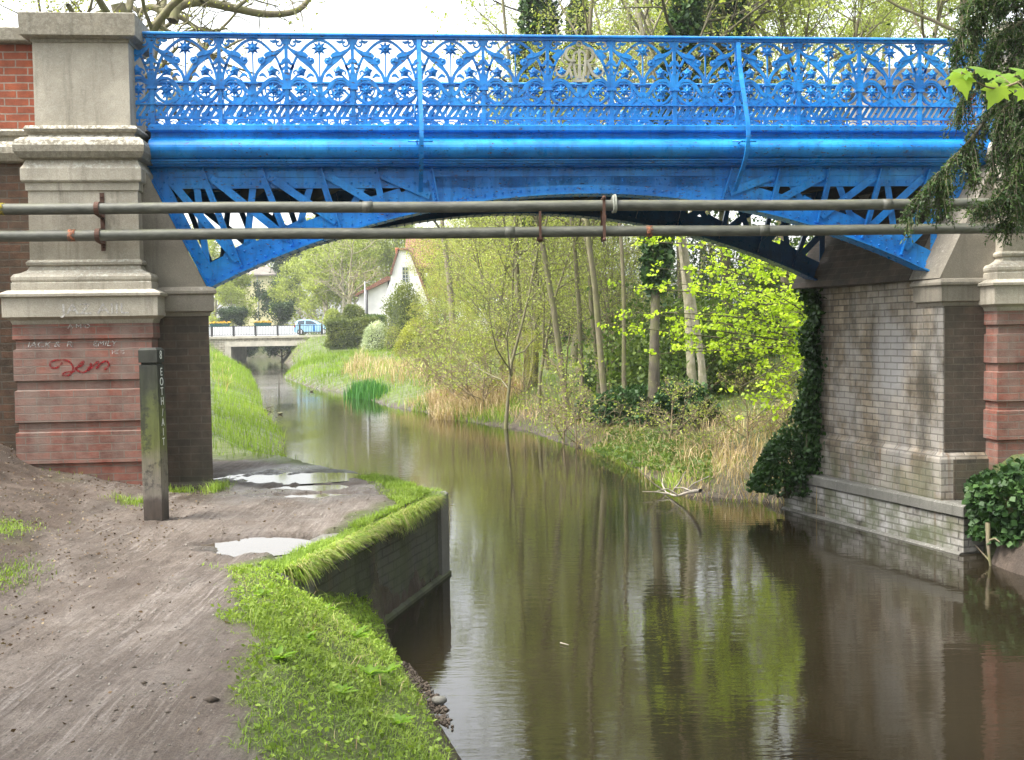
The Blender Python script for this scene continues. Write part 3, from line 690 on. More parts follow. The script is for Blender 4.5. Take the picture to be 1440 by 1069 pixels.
# curved stays in front of the railing
for pu in (4, 9):
    for sh, sgn in ((0, 1), (NR, -1)):
        mb = MB(shifted(sh)); u = pu*PW
        P = cr([(u+.01, -.035*sgn, ZR-.06), (u+.012, -.10*sgn, ZR-.35), (u+.015, -.24*sgn, ZM), (u+.018, -.33*sgn, ZC-.05), (u+.016, -.33*sgn, ZC-.25), (u+.01, -.22*sgn, ZC-.43), (u-.0, .08*sgn, ZC-.66)], 5)
        R = []
        Pn = np.array(P); Tn = np.gradient(Pn, axis=0)
        for p, t in zip(Pn, Tn):
            n = np.array([0, -t[2], t[1]]); n /= np.linalg.norm(n)
            a = np.array([.022, 0, 0]); b = n*.007; R.append([p-a-b, p+a-b, p+a+b, p-a+b])
        mb.rings(R)
        st = bp('curved_stay', mb)
        mb = MB(shifted(sh)); mb.tube([(u-.12, -.25*sgn, ZC-.2), (u+.13, -.25*sgn, ZC-.2)], .009, 6); mb.tube([(u-.03, -.12*sgn, ZC-.2), (u-.03, -.30*sgn, ZC-.2)], .008, 6)
        mb.tube([(u-.045, -.05*sgn, ZM-.02)] + [(u-.045, (-.07 - .05*math.sin(a))*sgn, ZM-.09+.075*math.cos(a)) for a in np.linspace(.3, 2.9, 8)], .008, 6)
        mb.build('stay_bolt', M['blue'], st)

# ------------------------------------------------------------------ stone piers
def pier_rings(mb, prof, u0, u1, n0, n1, xf=None):
    R = []
    for e, z in prof: R.append([(u0-e, n0-e, z), (u1+e, n0-e, z), (u1+e, n1+e, z), (u0-e, n1+e, z)])
    mb.rings(R)
FN = -.30
zz = lambda y, px=120, n=FN: fp(px, y, n)[1]
SH0, SH1 = fp(41, 300, FN)[0], fp(194, 300, FN)[0]
PX = 1/143.0
def pier(u0, u1, n0, n1, label, cat, brickmat, zb, du=0.0, lower=True):
    root = thing('stone_pier', label, cat, tuple(BF(((u0+u1)/2, (n0+n1)/2, zb))[0]))
    def part(nm, prof, m, r=None):
        mb = MB(BF); pier_rings(mb, prof, u0, u1, n0, n1); return mb.build(nm, M[m], r or root)
    Z = lambda y: zz(y)
    e = lambda l: (41 - l)*PX*.98
    part('cap', [(e(48), Z(57.5)), (e(48), Z(53)), (e(40), Z(51.5)), (e(37), Z(50)), (e(36), Z(19.5)), (e(37.5), Z(18.5)), (e(52), Z(14.5)), (e(76), Z(13.5)), (e(76), Z(11)), (e(80), Z(10)), (e(100), Z(4))], 'stone2')
    part('die', [(e(50), Z(176)), (e(50), Z(57))], 'stone')
    part('capital', [(e(40), Z(225.5)), (e(31), Z(223)), (e(26.5), Z(215)), (e(26), Z(206)), (e(28.5), Z(199)), (e(34), Z(194.5)), (e(41.5), Z(192.5)), (e(43.5), Z(190)), (e(42.5), Z(187)), (e(39), Z(185.5)), (e(37.5), Z(181.5)), (e(40), Z(177)), (e(46), Z(175.5))], 'stone2')
    part('shaft', [(e(40), Z(366)), (e(40.5), Z(269)), (e(38), Z(268)), (e(37.5), Z(257.5)), (e(34), Z(256)), (e(33), Z(254)), (e(33), Z(238)), (e(36), Z(233)), (e(39), Z(226)), (e(39), Z(225))], 'stone')
    if lower:
        part('base_moulding', [(e(20), Z(408.5)), (e(20), Z(398.5)), (e(21.5), Z(397.5)), (e(20), Z(394)), (e(20), Z(390)), (e(23), Z(386)), (e(30), Z(384)), (e(37), Z(380)), (e(40), Z(374)), (e(36), Z(372.5)), (e(35.5), Z(369)), (e(38), Z(366)), (e(41), Z(365))], 'stone')
        part('impost', [(e(20), Z(455.5)), (e(18), Z(450)), (e(12), Z(446.5)), (e(10), Z(445.5)), (e(10), Z(419)), (e(5.5), Z(417.5)), (e(5.2), Z(414)), (e(16), Z(408.6)), (e(20), Z(408.2))], 'stone')
        pr = []; ys = [455.8, 476, 478, 490, 491, 533.5, 535, 546.5, 548, 591, 592.5, 604.5, 606, 648.5, 650, 720]
        es = [20, 19.5, 23, 23, 20, 19.5, 23, 23, 20, 19.5, 23, 23, 19.5, 19.5, 23.5, 23.5]
        part('brick_base', [(e(b), Z(y)) for y, b in list(zip(ys, es))[::-1]], brickmat)
    return root
PL = pier(SH0, SH1, FN, FN+.75, 'left stone pier with moulded cap above banded red brick with chalk scrawls', 'pier', 'brick_red', .8)
PRu = fp(1411, 300, FN)[0]
PRR = pier(PRu, PRu + (SH1-SH0), FN, FN+.75, 'right stone pier with red brick base, half hidden behind the dark yew branches', 'pier', 'brick_red', .5)
# rear piers carry only the upper part in view
NB = NR + .30 - .75
PRB = pier(PRu + SK*NR + .02, PRu + SK*NR + (SH1-SH0), NB, NB+.75, 'plain stone pier at the far side of the bridge, behind the right railings', 'pier', 'brick_red', 1.0)
PLB = pier(SH0 + SK*NR, SH1 + SK*NR - .02, NB, NB+.75, 'stone pier at the far side of the bridge, hidden behind the big left pier', 'pier', 'brick_red', .8)

# graffiti on the left pier
def text_mesh(body, size, name, m, parent, u, n, z, extr=.0006, sx=1.0, shear=0.0):
    cu = bpy.data.curves.new('lettering', 'FONT'); cu.body = body; cu.size = size; cu.extrude = extr; cu.shear = shear
    tmp = bpy.data.objects.new('lettering', cu); COL.objects.link(tmp)
    dg = bpy.context.evaluated_depsgraph_get(); me = bpy.data.meshes.new_from_object(tmp.evaluated_get(dg)); 
    bpy.data.objects.remove(tmp); bpy.data.curves.remove(cu); me.name = name
    o = bpy.data.objects.new(name, me); COL.objects.link(o); me.materials.clear(); me.materials.append(M[m]); o.parent = parent
    o.location = BF((u, n, z))[0] - ORG[parent.name]; o.rotation_euler = (math.radians(90), 0, TH); o.scale = (sx, 1, 1); return o
nI = FN - (41-10)*PX*.98 - .002; nB = FN - (41-19.7)*PX*.98 - .003; nR = FN - (41-23)*PX*.98 - .003
def fpt(px, py, n): return fp(px, py, n)
u, z = fpt(86, 442, nI); text_mesh('JAZ AIIL', .145, 'chalk_writing', 'chalk', PL, u, nI, z, sx=1.25)
u, z = fpt(38, 488.5, nR); text_mesh('JACK &  R', .075, 'chalk_writing', 'chalk', PL, u, nR, z, sx=1.3, shear=.2)
u, z = fpt(130, 487, nR); text_mesh('EMILY', .075, 'chalk_writing', 'chalk', PL, u, nR, z, sx=1.15, shear=.2)
u, z = fpt(95, 462, nB); text_mesh('A M D', .06, 'chalk_writing', 'chalk', PL, u, nB, z, sx=1.3)
u, z = fpt(157, 498, nB); text_mesh('HE IS', .055, 'chalk_writing', 'chalk', PL, u, nB, z)
mb = MB(BF); gp = [(88,510),(80,517),(71,516),(72,509),(84,506),(96,508),(103,517),(98,527),(88,528),(92,524),(104,522),(112,512),(118,508),(115,514),(106,518),(116,524),(126,518),(128,511),(123,522),(132,514),(138,508),(136,519),(142,511),(150,508),(153,514),(147,520)]
pts = cr([fpt(x, y, nB) for x, y in gp], 4); mb.strip(pts, .017, .002, nB)
mb.build('red_scribble', M['redspray'], PL)

# ------------------------------------------------------------------ abutments
AN = -.17                                  # face of the set-back abutment stone
def abut(side):
    if side < 0:
        root = thing('brick_abutment', 'left bridge abutment of dark brown brick with a stone springer beside the towpath', 'abutment', tuple(BF((.1, .8, .8))[0]))
        ix0, ix1 = fp(222, 430, AN)[0]-.1, fp(293, 430, AN)[0]; sgn = 1
    else:
        root = thing('brick_abutment', 'right bridge abutment of limewashed brick streaked with rust, standing in front of the ivy', 'abutment', tuple(BF((8.9, .8, .5))[0]))
        ix0, ix1 = fp(1389, 430, AN)[0]+.3, fp(1326, 430, AN)[0]; sgn = -1
    SA = SK if side < 0 else -.20
    def sk(u, n): return u + SA*n
    n1 = NR + .17
    def block(nm, ua, ub, na, nb, z0, z1, m, e=0, steps=None):
        mb = MB(BF); R = []
        for ee, z in steps or ((0, z0), (0, z1)):
            R.append([(sk(ua, na-ee), na-ee, z), (sk(ub + sgn*ee, na-ee), na-ee, z), (sk(ub + sgn*ee, nb+ee), nb+ee, z), (sk(ua, nb+ee), nb+ee, z)])
        if sgn < 0: R = [r[::-1] for r in R]
        mb.rings(R); return mb.build(nm, M[m], root)
    u1 = ix1 - SA*AN
    u0 = ix0 - SA*AN
    zi0, zi1 = (fp(265, 447, AN)[1], fp(265, 406, AN)[1]) if side < 0 else (fp(1350, 432, AN)[1], fp(1350, 392, AN)[1])
    zi1 = 2.895; zi0 = 2.60
    block('impost', u0, u1, AN, n1 if side < 0 else AN+.36, 0, 0, 'stone3', steps=((.01, zi0), (.02, zi0+.035), (.05, zi0+.05), (.05, zi1-.085), (.075, zi1-.07), (.075, zi1-.045), (.05, zi1-.012), (.0, zi1)))
    zb = .55 if side > 0 else .5
    block('brickwork', u0, u1, AN, n1, zb, zi0, 'brick_dark' if side < 0 else 'brick_white')
    if side > 0: block('upper_brickwork', u0, u1, AN+.37, n1, zi0, zi1, 'brick_white')
    zp = .90 if side < 0 else 1.0
    block('plinth', u0, u1, AN-.0, n1, 0, 0, 'brick_dark' if side < 0 else 'brick_white', steps=((.06, zb-.3), (.06, zp-.04), (.05, zp-.02), (.004, zp+.03)))
    if side > 0:                             # darker pilaster strip on the front face
        mb = MB(BF); mb.rings([[(sk(u1+.014, AN-.012), AN-.012, z), (sk(u0, AN-.012), AN-.012, z), (sk(u0, AN+.05), AN+.05, z), (sk(u1+.014, AN+.05), AN+.05, z)] for z in (zp+.035, zi0-.002)]); mb.rings([[(sk(u1+.075, AN-.075), AN-.075, z), (sk(u0, AN-.075), AN-.075, z), (sk(u0, AN+.05), AN+.05, z), (sk(u1+.075, AN+.05), AN+.05, z)] for z in (.53, zp-.042)]); mb.build('front_face', M['brick_dark'], root)
    # stone springer: fills the triangle behind the end post
    if side < 0: q = [fp(*p, AN) for p in [(203,238),(291,405),(190,405),(190,238)]]
    else: q = [fp(*p, AN) for p in [(1396,235),(1420,235),(1420,393),(1322,391)]]
    mb = MB(BF); A = [(u + SK*0, AN+.01, z) for u, z in q]; B = [(u + SK*(n1-AN), n1, z) for u, z in q]
    if side > 0:
        Cc = [(u + SK*.45, AN+.45, z) for u, z in q]; mb.rings([Cc, B]); mb.build('skewback', M['brick_dark'], root); mb = MB(BF); B = [(u + SK*.44, AN+.44, z) for u, z in q]
    mb.rings([A, B]); mb.build('springer', M['stone3'], root)
    return root
abut(-1); abut(1)

# wing / parapet walls beyond the piers
def wall_x(label, ua, ub, n0, n1, zb):
    root = thing('brick_wall', label, 'wall', tuple(BF(((ua+ub)/2, (n0+n1)/2, zb))[0])); Z = zz
    mb = MB(BF); mb.box(ua, ub, n0, n1, zb, Z(224.5)); mb.build('lower_brickwork', M['brick_wing'], root)
    mb = MB(BF); mb.box(ua, ub, n0+.02, n1-.02, Z(176), Z(52.5)); mb.build('parapet', M['brick_bright'], root)
    mb = MB(BF); mb.sweep_x([(n0-.07, Z(52)), (n0-.08, Z(50)), (n0-.08, Z(33)), (n0-.05, Z(31)), (n1+.08, Z(31)), (n1+.08, Z(52))], ua, ub); mb.build('coping', M['stone2'], root)
    mb = MB(BF); mb.sweep_x([(n0+.0, Z(224)), (n0-.07, Z(222)), (n0-.105, Z(212)), (n0-.10, Z(203)), (n0-.07, Z(195)), (n0-.01, Z(193)), (n0-.01, Z(187)), (n0-.04, Z(185)), (n0-.05, Z(179)), (n0-.01, Z(175.5)), (n1, Z(175.5)), (n1, Z(224))], ua, ub); mb.build('string_course', M['stone2'], root)
    return root
wall_x('brick wing wall left of the big stone pier, orange parapet over dark sooty brickwork', -7, SH0-.005, -.06, .30, .4)
wall_x('brick wing wall right of the bridge behind the yew', PRu+(SH1-SH0)+.005, 16, -.06, .30, .3)
wall_x('brick parapet wall at the far left corner of the bridge', -8, SH0+SK*NR-.005, NR-.30, NR+.06, .4)
wall_x('brick parapet wall beyond the railings, red at the far right corner', PRu+SK*NR+(SH1-SH0)+.005, 15, NR-.30, NR+.06, .3)
for ua, ub in ((-7, -.12), (8.97, 16)):
    mb = MB(BF); mb.rings([[(ua, .301, 4.42), (ub, .301, 4.42), (ub+SK*1.4, NR-.301, 4.42), (ua+SK*1.4, NR-.301, 4.42)], [(ua, .301, 4.5), (ub, .301, 4.5), (ub+SK*1.4, NR-.301, 4.5), (ua+SK*1.4, NR-.301, 4.5)]])
    tag(mb.build('road', M['road']), kind='structure')
# ------------------------------------------------------------------ the two pipes and their fixings
PN = -.46; prr = .0545
zp1, zp2 = 3.645, 3.388
for zc, lab in ((zp1, 'upper of the two long grey pipes crossing in front of the blue bridge'), (zp2, 'lower of the two long grey pipes crossing in front of the blue bridge')):
    root = thing('pipe', lab, 'pipe', tuple(BF((4, PN, zc))[0]))
    mb = MB(BF); xs = np.linspace(-6.5, 15, 44); mb.tube([(x, PN, zc + .004*math.sin(x*1.7) - .00022*(x-4)**2*0) for x in xs], prr, 16); mb.build('pipe_run', M['pipe'], root)
    for x in (2.1, 7.4, 10.5) if zc == zp1 else (3.5, 6.1):
        mb = MB(BF); mb.tube([(x, PN, zc), (x+.10, PN, zc)], prr+.003, 16); mb.build('coupling', M['pipe'], root)
    if zc == zp1: mk = [(2, 'yellow')]
    else: mk = [(101, 'orange'), (912, 'orange')]
    for px, m in mk:
        uu = fp(px, 320, PN)[0]; mb = MB(BF); mb.tube([(uu-.03, PN, zc), (uu+.035, PN, zc)], prr+.0045, 16); mb.build('paint_mark', M[m], root)
uu = fp(138, 320, PN)[0]
root = thing('pipe_bracket', 'flat rusty strap bracket holding both pipes to the left stone pier', 'bracket', tuple(BF((uu, PN, 3.2))[0]))
mb = MB(BF); z0, z1 = fp(138, 353, FN-.02)[1], fp(138, 271, FN-.02)[1]; mb.box(uu-.02, uu+.022, FN-.012, FN-.002, z0, z1); mb.dome((uu, FN-.012, z0+.04), .012, .012); mb.dome((uu, FN-.012, z1-.04), .012, .012); mb.build('back_strap', M['rust'], root)
for zc in (zp1, zp2):
    mb = MB(BF); r = prr+.008; pts = [(FN-.012, zc+r+.012), (PN, zc+r)] + [(PN-r*math.sin(a), zc+r*math.cos(a)) for a in np.linspace(.2, math.pi-.2, 9)] + [(PN, zc-r), (FN-.012, zc-r-.012)]
    P = np.array(pts); T = np.gradient(P, axis=0); T /= np.linalg.norm(T, axis=1, keepdims=True); Nn = np.stack([-T[:,1], T[:,0]], 1)
    mb.rings([[(uu-.022, *(p-n*.003)), (uu+.022, *(p-n*.003)), (uu+.022, *(p+n*.004)), (uu-.022, *(p+n*.004))] for p, n in zip(P, Nn)]); mb.build('pipe_clamp', M['rust'], root)
uu = fp(848, 300, PN)[0]
root = thing('pipe_hanger', 'rusty hanger strap clamped round both pipes under the middle of the arch', 'hanger', tuple(BF((uu, PN, 3.3))[0]))
mb = MB(BF); mb.box(uu-.014, uu+.014, PN-prr-.014, PN-prr-.005, zp2-.10, zp1+.07); mb.box(uu-.014, uu+.014, PN+prr+.005, PN+prr+.013, zp2-.10, zp1+.07)
mb.dome((uu, PN-prr-.014, zp1+.075), .024, .015); mb.dome((uu, PN-prr-.014, zp2-.085), .022, .015); mb.tube([(uu, PN-prr-.02, zp1+.075), (uu, PN+prr+.02, zp1+.075)], .01, 6); mb.tube([(uu, PN-prr-.02, zp2-.085), (uu, PN+prr+.02, zp2-.085)], .01, 6)
mb.box(uu-.02, uu+.02, PN-prr-.016, PN-prr-.004, (zp1+zp2)/2-.03, (zp1+zp2)/2+.03)
mb.build('strap', M['rust'], root)
uu = fp(864, 300, PN)[0]; mb = MB(BF); r = prr+.016
mb.tube([(uu-.012+.004*math.cos(a*3), PN-r*math.sin(a), zp1+.006+(r+.022*max(0, math.cos(a)))*math.cos(a)) for a in np.linspace(0, 2*math.pi, 25)] , .013, 7)
mb.tube([(uu+.008, PN-r*math.sin(a)*1.05, zp1+.006+(r+.03*max(0, math.cos(a)))*math.cos(a)) for a in np.linspace(0, math.pi*.95, 15)] , .012, 7)
tag(mb.build('cable_loop', M['rope']), 'grey cable tied in a loop round the upper pipe beside the rusty hanger', 'cable')
uu = fp(759, 335, PN)[0]; mb = MB(BF); mb.box(uu-.03, uu+.03, PN-.02, PN+.02, zp2-prr-.035, zp2-prr+.005); mb.box(uu-.012, uu+.012, PN-prr-.012, PN-prr-.003, zp2-prr-.02, zp1-prr); mb.dome((uu, PN, zp2-prr-.03), .03, .02, (0,0,-1))
tag(mb.build('pipe_clip', M['rust']), 'small rusty clip under the lower pipe, left of the hanger strap', 'clip')
# ------------------------------------------------------------------ river, banks, towpath
def G(px, py, z=0.0): return gnd(px, py, z)[:2]
QA, QB = G(527, 884), G(627, 808)                     # water line of the left quay wall
qd = (QB - QA)/np.linalg.norm(QB - QA); QN = QB - qd*3.55; QF = QB + np.array([-.30, .16])*.9
SLp = [(.9, -6), (.25, 2.5), (.02, 4.2), tuple(G(655, 1080)), tuple(G(606, 1000)), tuple(G(566, 945)), tuple(QA + qd*.15 + np.array([.02, 0])), tuple(QB), tuple(QF)]
SLp += [tuple(G(595, 690, .62)), tuple(G(556, 674, .68)), tuple(G(480, 655, .68)), tuple(G(410, 640, .55)), tuple(G(400, 620, .3)), tuple(G(402, 600, .3)), tuple(G(370, 565, .3)), tuple(G(366, 545, .3)), tuple(G(352, 522, .2)), tuple(G(322, 508, .15)), (-29.5, 106), (-36, 135)]
RQF, RQR = G(1350, 779), G(1104, 715)
rqd = (RQR-RQF)/np.linalg.norm(RQR-RQF)
SRp = [(6.6, -6), (5.9, 5), tuple(G(1440, 808)), tuple(RQF), tuple(RQR), tuple(G(1060, 704)), tuple(G(960, 697)), tuple(G(905, 668)), tuple(G(860, 640)), tuple(G(800, 627)), tuple(G(740, 606)), tuple(G(640, 590)), tuple(G(600, 580)), tuple(G(548, 572)), tuple(G(490, 553)), tuple(G(440, 546)), tuple(G(398, 530)), tuple(G(420, 517)), tuple(G(402, 507)), (-19, 116), (-24, 135)]
RIV = SLp + SRp[::-1]
PATH = [(-.30, -4), (-.75, 2), tuple(G(350, 1085, .84)), tuple(G(338, 980, .84)), tuple(G(326, 890, .84)), tuple(G(322, 835, .84)), tuple(G(352, 796, .84)), tuple(G(415, 768, .84)), tuple(G(470, 742, .84)), tuple(G(520, 718, .84)), tuple(G(575, 693, .84)), tuple(G(520, 676, .84)), tuple(G(440, 658, .84)), tuple(G(300, 642, .84)), (-9, 15.5), (-9, 13.2), (-4.4, 12), (-4.3, 11.2), (-4.25, 10.2), (-3.6, 8.5), (-3.25, 7), (-2.9, 5), (-2.7, 2), (-2.6, -4)]
slx, sly = np.array([p[0] for p in SLp]), np.array([p[1] for p in SLp])
PUD = [(352, 764, 74, 12), (400, 671, 92, 7.5), (430, 684, 78, 4.5), (450, 695, 92, 3.6)]
def bank(x, y):
    x = np.asarray(x, float); y = np.asarray(y, float)
    d = seg_dist(x, y, RIV, False); riv = inside(x, y, RIV)
    mid = np.interp(y, [-6, 5, 14, 30, 60, 110, 140], [3, 2.6, 1.2, -3, -11, -24, -31]); left = x < mid
    d = np.where(d > 200, 200, d)
    # left
    wl = np.interp(y, [-6, 7.0, 8.3, 8.6, 10.4, 10.8, 12, 18, 30], [1.0, .95, .85, .10, .10, .35, .55, 1.2, 2.5]); lv = np.interp(y, [-6, 12, 15, 25, 60, 95, 105, 130], [.84, .84, .8, .7, .95, 1.5, 2.5, 2.7])
    zl = lv*np.where(d < wl, (d/wl)**.75, 1.0)
    x0 = np.interp(y, [-6, 4, 7, 10.5, 12.5, 14], [-2.5, -2.5, -2.8, -3.3, -4.4, -9])
    rise = (np.clip(x0-x, 0, 1.35)*.24 + np.clip(x0-1.35-x, 0, 6)*.5)*(1-sst(y, 11.0, 12.5)); zl = zl + rise*sst(d, .5, 1.5)
    zl = zl + sst(y, 13, 40)*np.clip((d-3)*.05, 0, 2)
    # right
    lr = np.interp(y, [-6, 11, 11.4, 14, 14.5, 19, 26, 40, 60, 95, 105, 130], [1.0, 1.0, .45, .45, .30, .25, .3, .45, .5, .9, 2.5, 2.6]); wr = np.interp(y, [-6, 10.9, 11.3, 14, 14.8, 20, 40], [.8, .5, .12, .12, .8, 1.2, 1.5])
    zr = lr*np.where(d < wr, (d/wr)**.7, 1.0)
    zr = np.where((y > 10.6) & (y < 14.6) & (d < .34), -.4, zr)
    sl = np.interp(y, [-6, 10, 11.3, 14.2, 15, 18, 22, 30, 45, 100], [.5, .5, 0.05, .05, .42, .40, .17, .13, .13, .075]); cap = np.interp(y, [-6, 13, 15, 30, 100], [3.2, 3.2, 4.0, 2.6, 2.2])
    zr = zr + np.minimum(np.clip(d-wr, 0, None)*sl, cap)
    z = np.where(left, zl, zr); z = np.where(riv, -.06 - np.minimum(d*.5, .6), z)
    far = sst(np.hypot(x+20, y), 140, 175); z = np.where(riv & (y < 130), z, z*(1-far) + 2.7*far)
    return z, d, riv, left
def pud_depth(x, y):
    r = np.zeros(np.shape(x))
    for cx, cy, a, b in PUD:
        c = G(cx, cy, .84); ax = abs(G(cx+a, cy, .84)[0]-c[0]); by = abs(G(cx, cy-b, .84)[1]-c[1])
        q = np.hypot((x-c[0])/ax, (y-c[1])/by) + .55*fbm(x*4, y*3, 5) + .55*fbm(x*13, y*7, 15, 3)
        r = np.maximum(r, 1-sst(q, .45, 1.25))
    return r
def ground_z(x, y):
    z, d, riv, left = bank(x, y)
    near = (1-sst(y, 16, 30))
    pm = path_mask(x, y)
    rough = fbm(x*1.1, y*1.1, 1, 4)*.05 + fbm(x*5, y*5, 2, 4)*.030
    rut = (vnoise(x*5.5, y*.55, 8)-.5)*.035 + (fbm(x*8, y*4, 9, 3))*.018
    z = z + np.where(riv, 0, near*(rough*np.where(pm > .4, .45, 1.0) + rut*pm)*sst(d, .05, .4))
    z = z + np.where(riv, 0, (1-near)*fbm(x*.25, y*.25, 3, 4)*.35*sst(d, .5, 4))
    z = z - .045*pud_depth(x, y)*(~riv)*left
    return z
def path_mask(x, y):
    inn = inside(x, y, PATH); d = seg_dist(x, y, PATH, True)
    s = np.where(inn, d, -d) + .28*fbm(x*2.2, y*2.2, 21, 4)
    return sst(s, -.10, .12)
def lin(a, b, s): return np.arange(a, b, s)
xs = np.concatenate([-np.geomspace(400, 9, 60), lin(-8.8, -5.2, .2), lin(-5.1, .35, .042), lin(.4, 7, .14), np.geomspace(7.2, 400, 60)])
ys = np.concatenate([lin(-8, 3, .5), lin(3.0, 13.2, .042), lin(13.3, 17, .09), np.geomspace(17.1, 150, 110), np.geomspace(155, 700, 22)])
X, Y = np.meshgrid(xs, ys); Zg = ground_z(X.ravel(), Y.ravel()); pm = path_mask(X.ravel(), Y.ravel())
_, dd, rv, lf = bank(X.ravel(), Y.ravel())
gm = np.where(rv, 0, (1-pm)*sst(dd + .25*fbm(X.ravel()*3, Y.ravel()*3, 31), .02, .25))
earth = (lf & (Y.ravel() < 13)) & (X.ravel() < np.interp(Y.ravel(), [2, 7, 13], [-2.2, -2.6, -3.2]))
gm = np.where(earth, gm*.25*sst(fbm(X.ravel()*1.3, Y.ravel()*1.3, 41), .0, .4), gm)
mudspit = (~lf) & (dd < 1.6) & (Y.ravel() > 14.5) & (Y.ravel() < 29); gm = np.where(mudspit, gm*.25, gm)
wet = np.clip(pud_depth(X.ravel(), Y.ravel())*2.2 + .8*lf*sst(Y.ravel(), 9.4, 10.2)*(1-sst(Y.ravel(), 12.4, 13.2))*(X.ravel() > -3.2), 0, 1)*lf + (1-sst(dd, .0, .5))*.8*(~rv)
nx, ny = len(xs), len(ys); I = np.arange(nx*ny).reshape(ny, nx)
Qd = np.stack([I[:-1,:-1].ravel(), I[:-1,1:].ravel(), I[1:,1:].ravel(), I[1:,:-1].ravel()], 1)
V = np.stack([X.ravel(), Y.ravel(), Zg], 1); pf = pm[Qd].mean(1) > .5
for nm, sel in (('ground', ~pf), ('path', pf)):
    q = Qd[sel]; uq, inv = np.unique(q, return_inverse=True)
    tag(fast(nm, V[uq], inv.reshape(q.shape), M['ground'], origin=(0, 0, 0), var={'path': pm[uq], 'green': gm[uq], 'wet': wet[uq]}, smooth=True), kind='structure')
mb = MB(); mb.add([(-60, -8, 0), (40, -8, 0), (40, 140, 0), (-60, 140, 0)], [(0, 1, 2, 3)]); tag(mb.build('river', M['water'], origin=(0, 0, 0)), kind='structure')
for i, (cx, cy, a, b) in enumerate(PUD):
    c = G(cx, cy, .84); ax = abs(G(cx+a, cy, .84)[0]-c[0])*1.25; by = abs(G(cx, cy-b, .84)[1]-c[1])*1.1
    zs = float(np.mean(ground_z(np.array([c[0], c[0]-ax*.3, c[0]+ax*.3]), np.array([c[1]]*3)))) + .026
    mb = MB(); mb.add([(c[0]+ax*math.cos(t), c[1]+by*math.sin(t), zs) for t in np.linspace(0, 2*math.pi, 29)[:-1]], [tuple(range(28))])
    tag(mb.build('puddle', M['puddle']), kind='structure')

# ------------------------------------------------------------------ quay walls
def P2(p): return (float(p[0]), float(p[1]))
lp = np.array([-qd[1], qd[0]]); 
if lp[0] > 0: lp = -lp
def quay_block(nm, root, a, b, thick, nrm, z0, z1, m, out=0.0, jit=0):
    a = np.array(a) - nrm*out; b = np.array(b) - nrm*out; mb = MB()
    n = 12; R = []
    for i in range(n+1):
        p = a + (b-a)*i/n; j = jit*math.sin(i*2.3); q = p + nrm*thick
        R.append([(p[0]+nrm[0]*j, p[1]+nrm[1]*j, z0), (p[0]+nrm[0]*j, p[1]+nrm[1]*j, z1-.02), (p[0]+nrm[0]*(j+.03), p[1]+nrm[1]*(j+.03), z1), (q[0], q[1], z1), (q[0], q[1], z0)])
    mb.rings(R); return mb.build(nm, M[m], root)
LQ = thing('quay_wall', 'crumbling mossy brick quay wall under the grassy edge of the towpath', 'wall', (*P2((QA+QB)/2), 0))
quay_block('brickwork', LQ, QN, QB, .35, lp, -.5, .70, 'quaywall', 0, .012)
quay_block('coping', LQ, QN - qd*.01, QB - qd*.24, .36, lp, .70, .80, 'coping', .015, .01)
quay_block('end_quoin', LQ, QB - qd*.225, QB + qd*.02, .42, lp, -.5, .83, 'coping', .035, 0)
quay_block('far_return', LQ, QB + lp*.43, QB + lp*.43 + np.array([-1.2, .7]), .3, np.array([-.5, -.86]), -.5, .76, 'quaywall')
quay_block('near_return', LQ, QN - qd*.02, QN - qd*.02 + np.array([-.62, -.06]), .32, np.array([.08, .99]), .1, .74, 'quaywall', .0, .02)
quay_block('quoin_stone', LQ, QN + qd*.0, QN + qd*.32, .34, lp, .38, .79, 'coping', .05, 0)
quay_block('footing', LQ, QA - qd*.5, QB + qd*.03, .3, lp, -.5, .05, 'quaywall', .05)
rn = np.array([-rqd[1], rqd[0]]); rn = -rn if rn[0] < 0 else rn
RQ = thing('quay_wall', 'low flaking whitewashed quay wall below the right abutment', 'wall', (*P2((RQF+RQR)/2), 0))
quay_block('brickwork', RQ, RQF - rqd*.05, RQR, .7, rn, -.5, .40, 'brick_quay', 0, 0)
quay_block('coping', RQ, RQF - rqd*.08, RQR + rqd*.02, 1.1, rn, .40, .52, 'coping', .03, .006)
quay_block('waterline_ledge', RQ, RQF - rqd*.05, RQR, .3, rn, -.5, .025, 'coping', .06)

# ------------------------------------------------------------------ wooden post with white letters
pb = gnd(221, 731, .80); PR_ = 8.95
pp = at(221, 731, PR_); pz = float(ground_z(np.array([pp[0]]), np.array([PR_]))[0]); 
WP = thing('wooden_post', 'tall mossy wooden post with white letters, in front of the left pier', 'post', (pp[0], PR_, pz))
a = math.radians(3)
pf_ = Fr((pp[0], PR_, 0), (math.cos(a), -math.sin(a)*-1*-1, 0), (math.sin(a), math.cos(a), 0))
zt = float(at(212, 489, PR_)[2]); hw = .076
pf_ = Fr((pp[0], PR_, 0), (math.cos(a), -math.sin(a), 0), (math.sin(a), math.cos(a), 0), (-.004, 0, 1)); pf_.o = np.array([pp[0], PR_, 0])
mb = MB(pf_)
def sq(h, z): return [(-h, -h, z), (h, -h, z), (h, h, z), (-h, h, z)]
mb.rings([sq(hw, pz-.3), sq(hw+.004, pz+.4), sq(hw, zt-.145), sq(hw-.013, zt-.143), sq(hw-.013, zt-.125), sq(hw+.003, zt-.123), sq(hw+.003, zt-.02), sq(hw-.012, zt)]); mb.build('shaft', M['post'], WP)
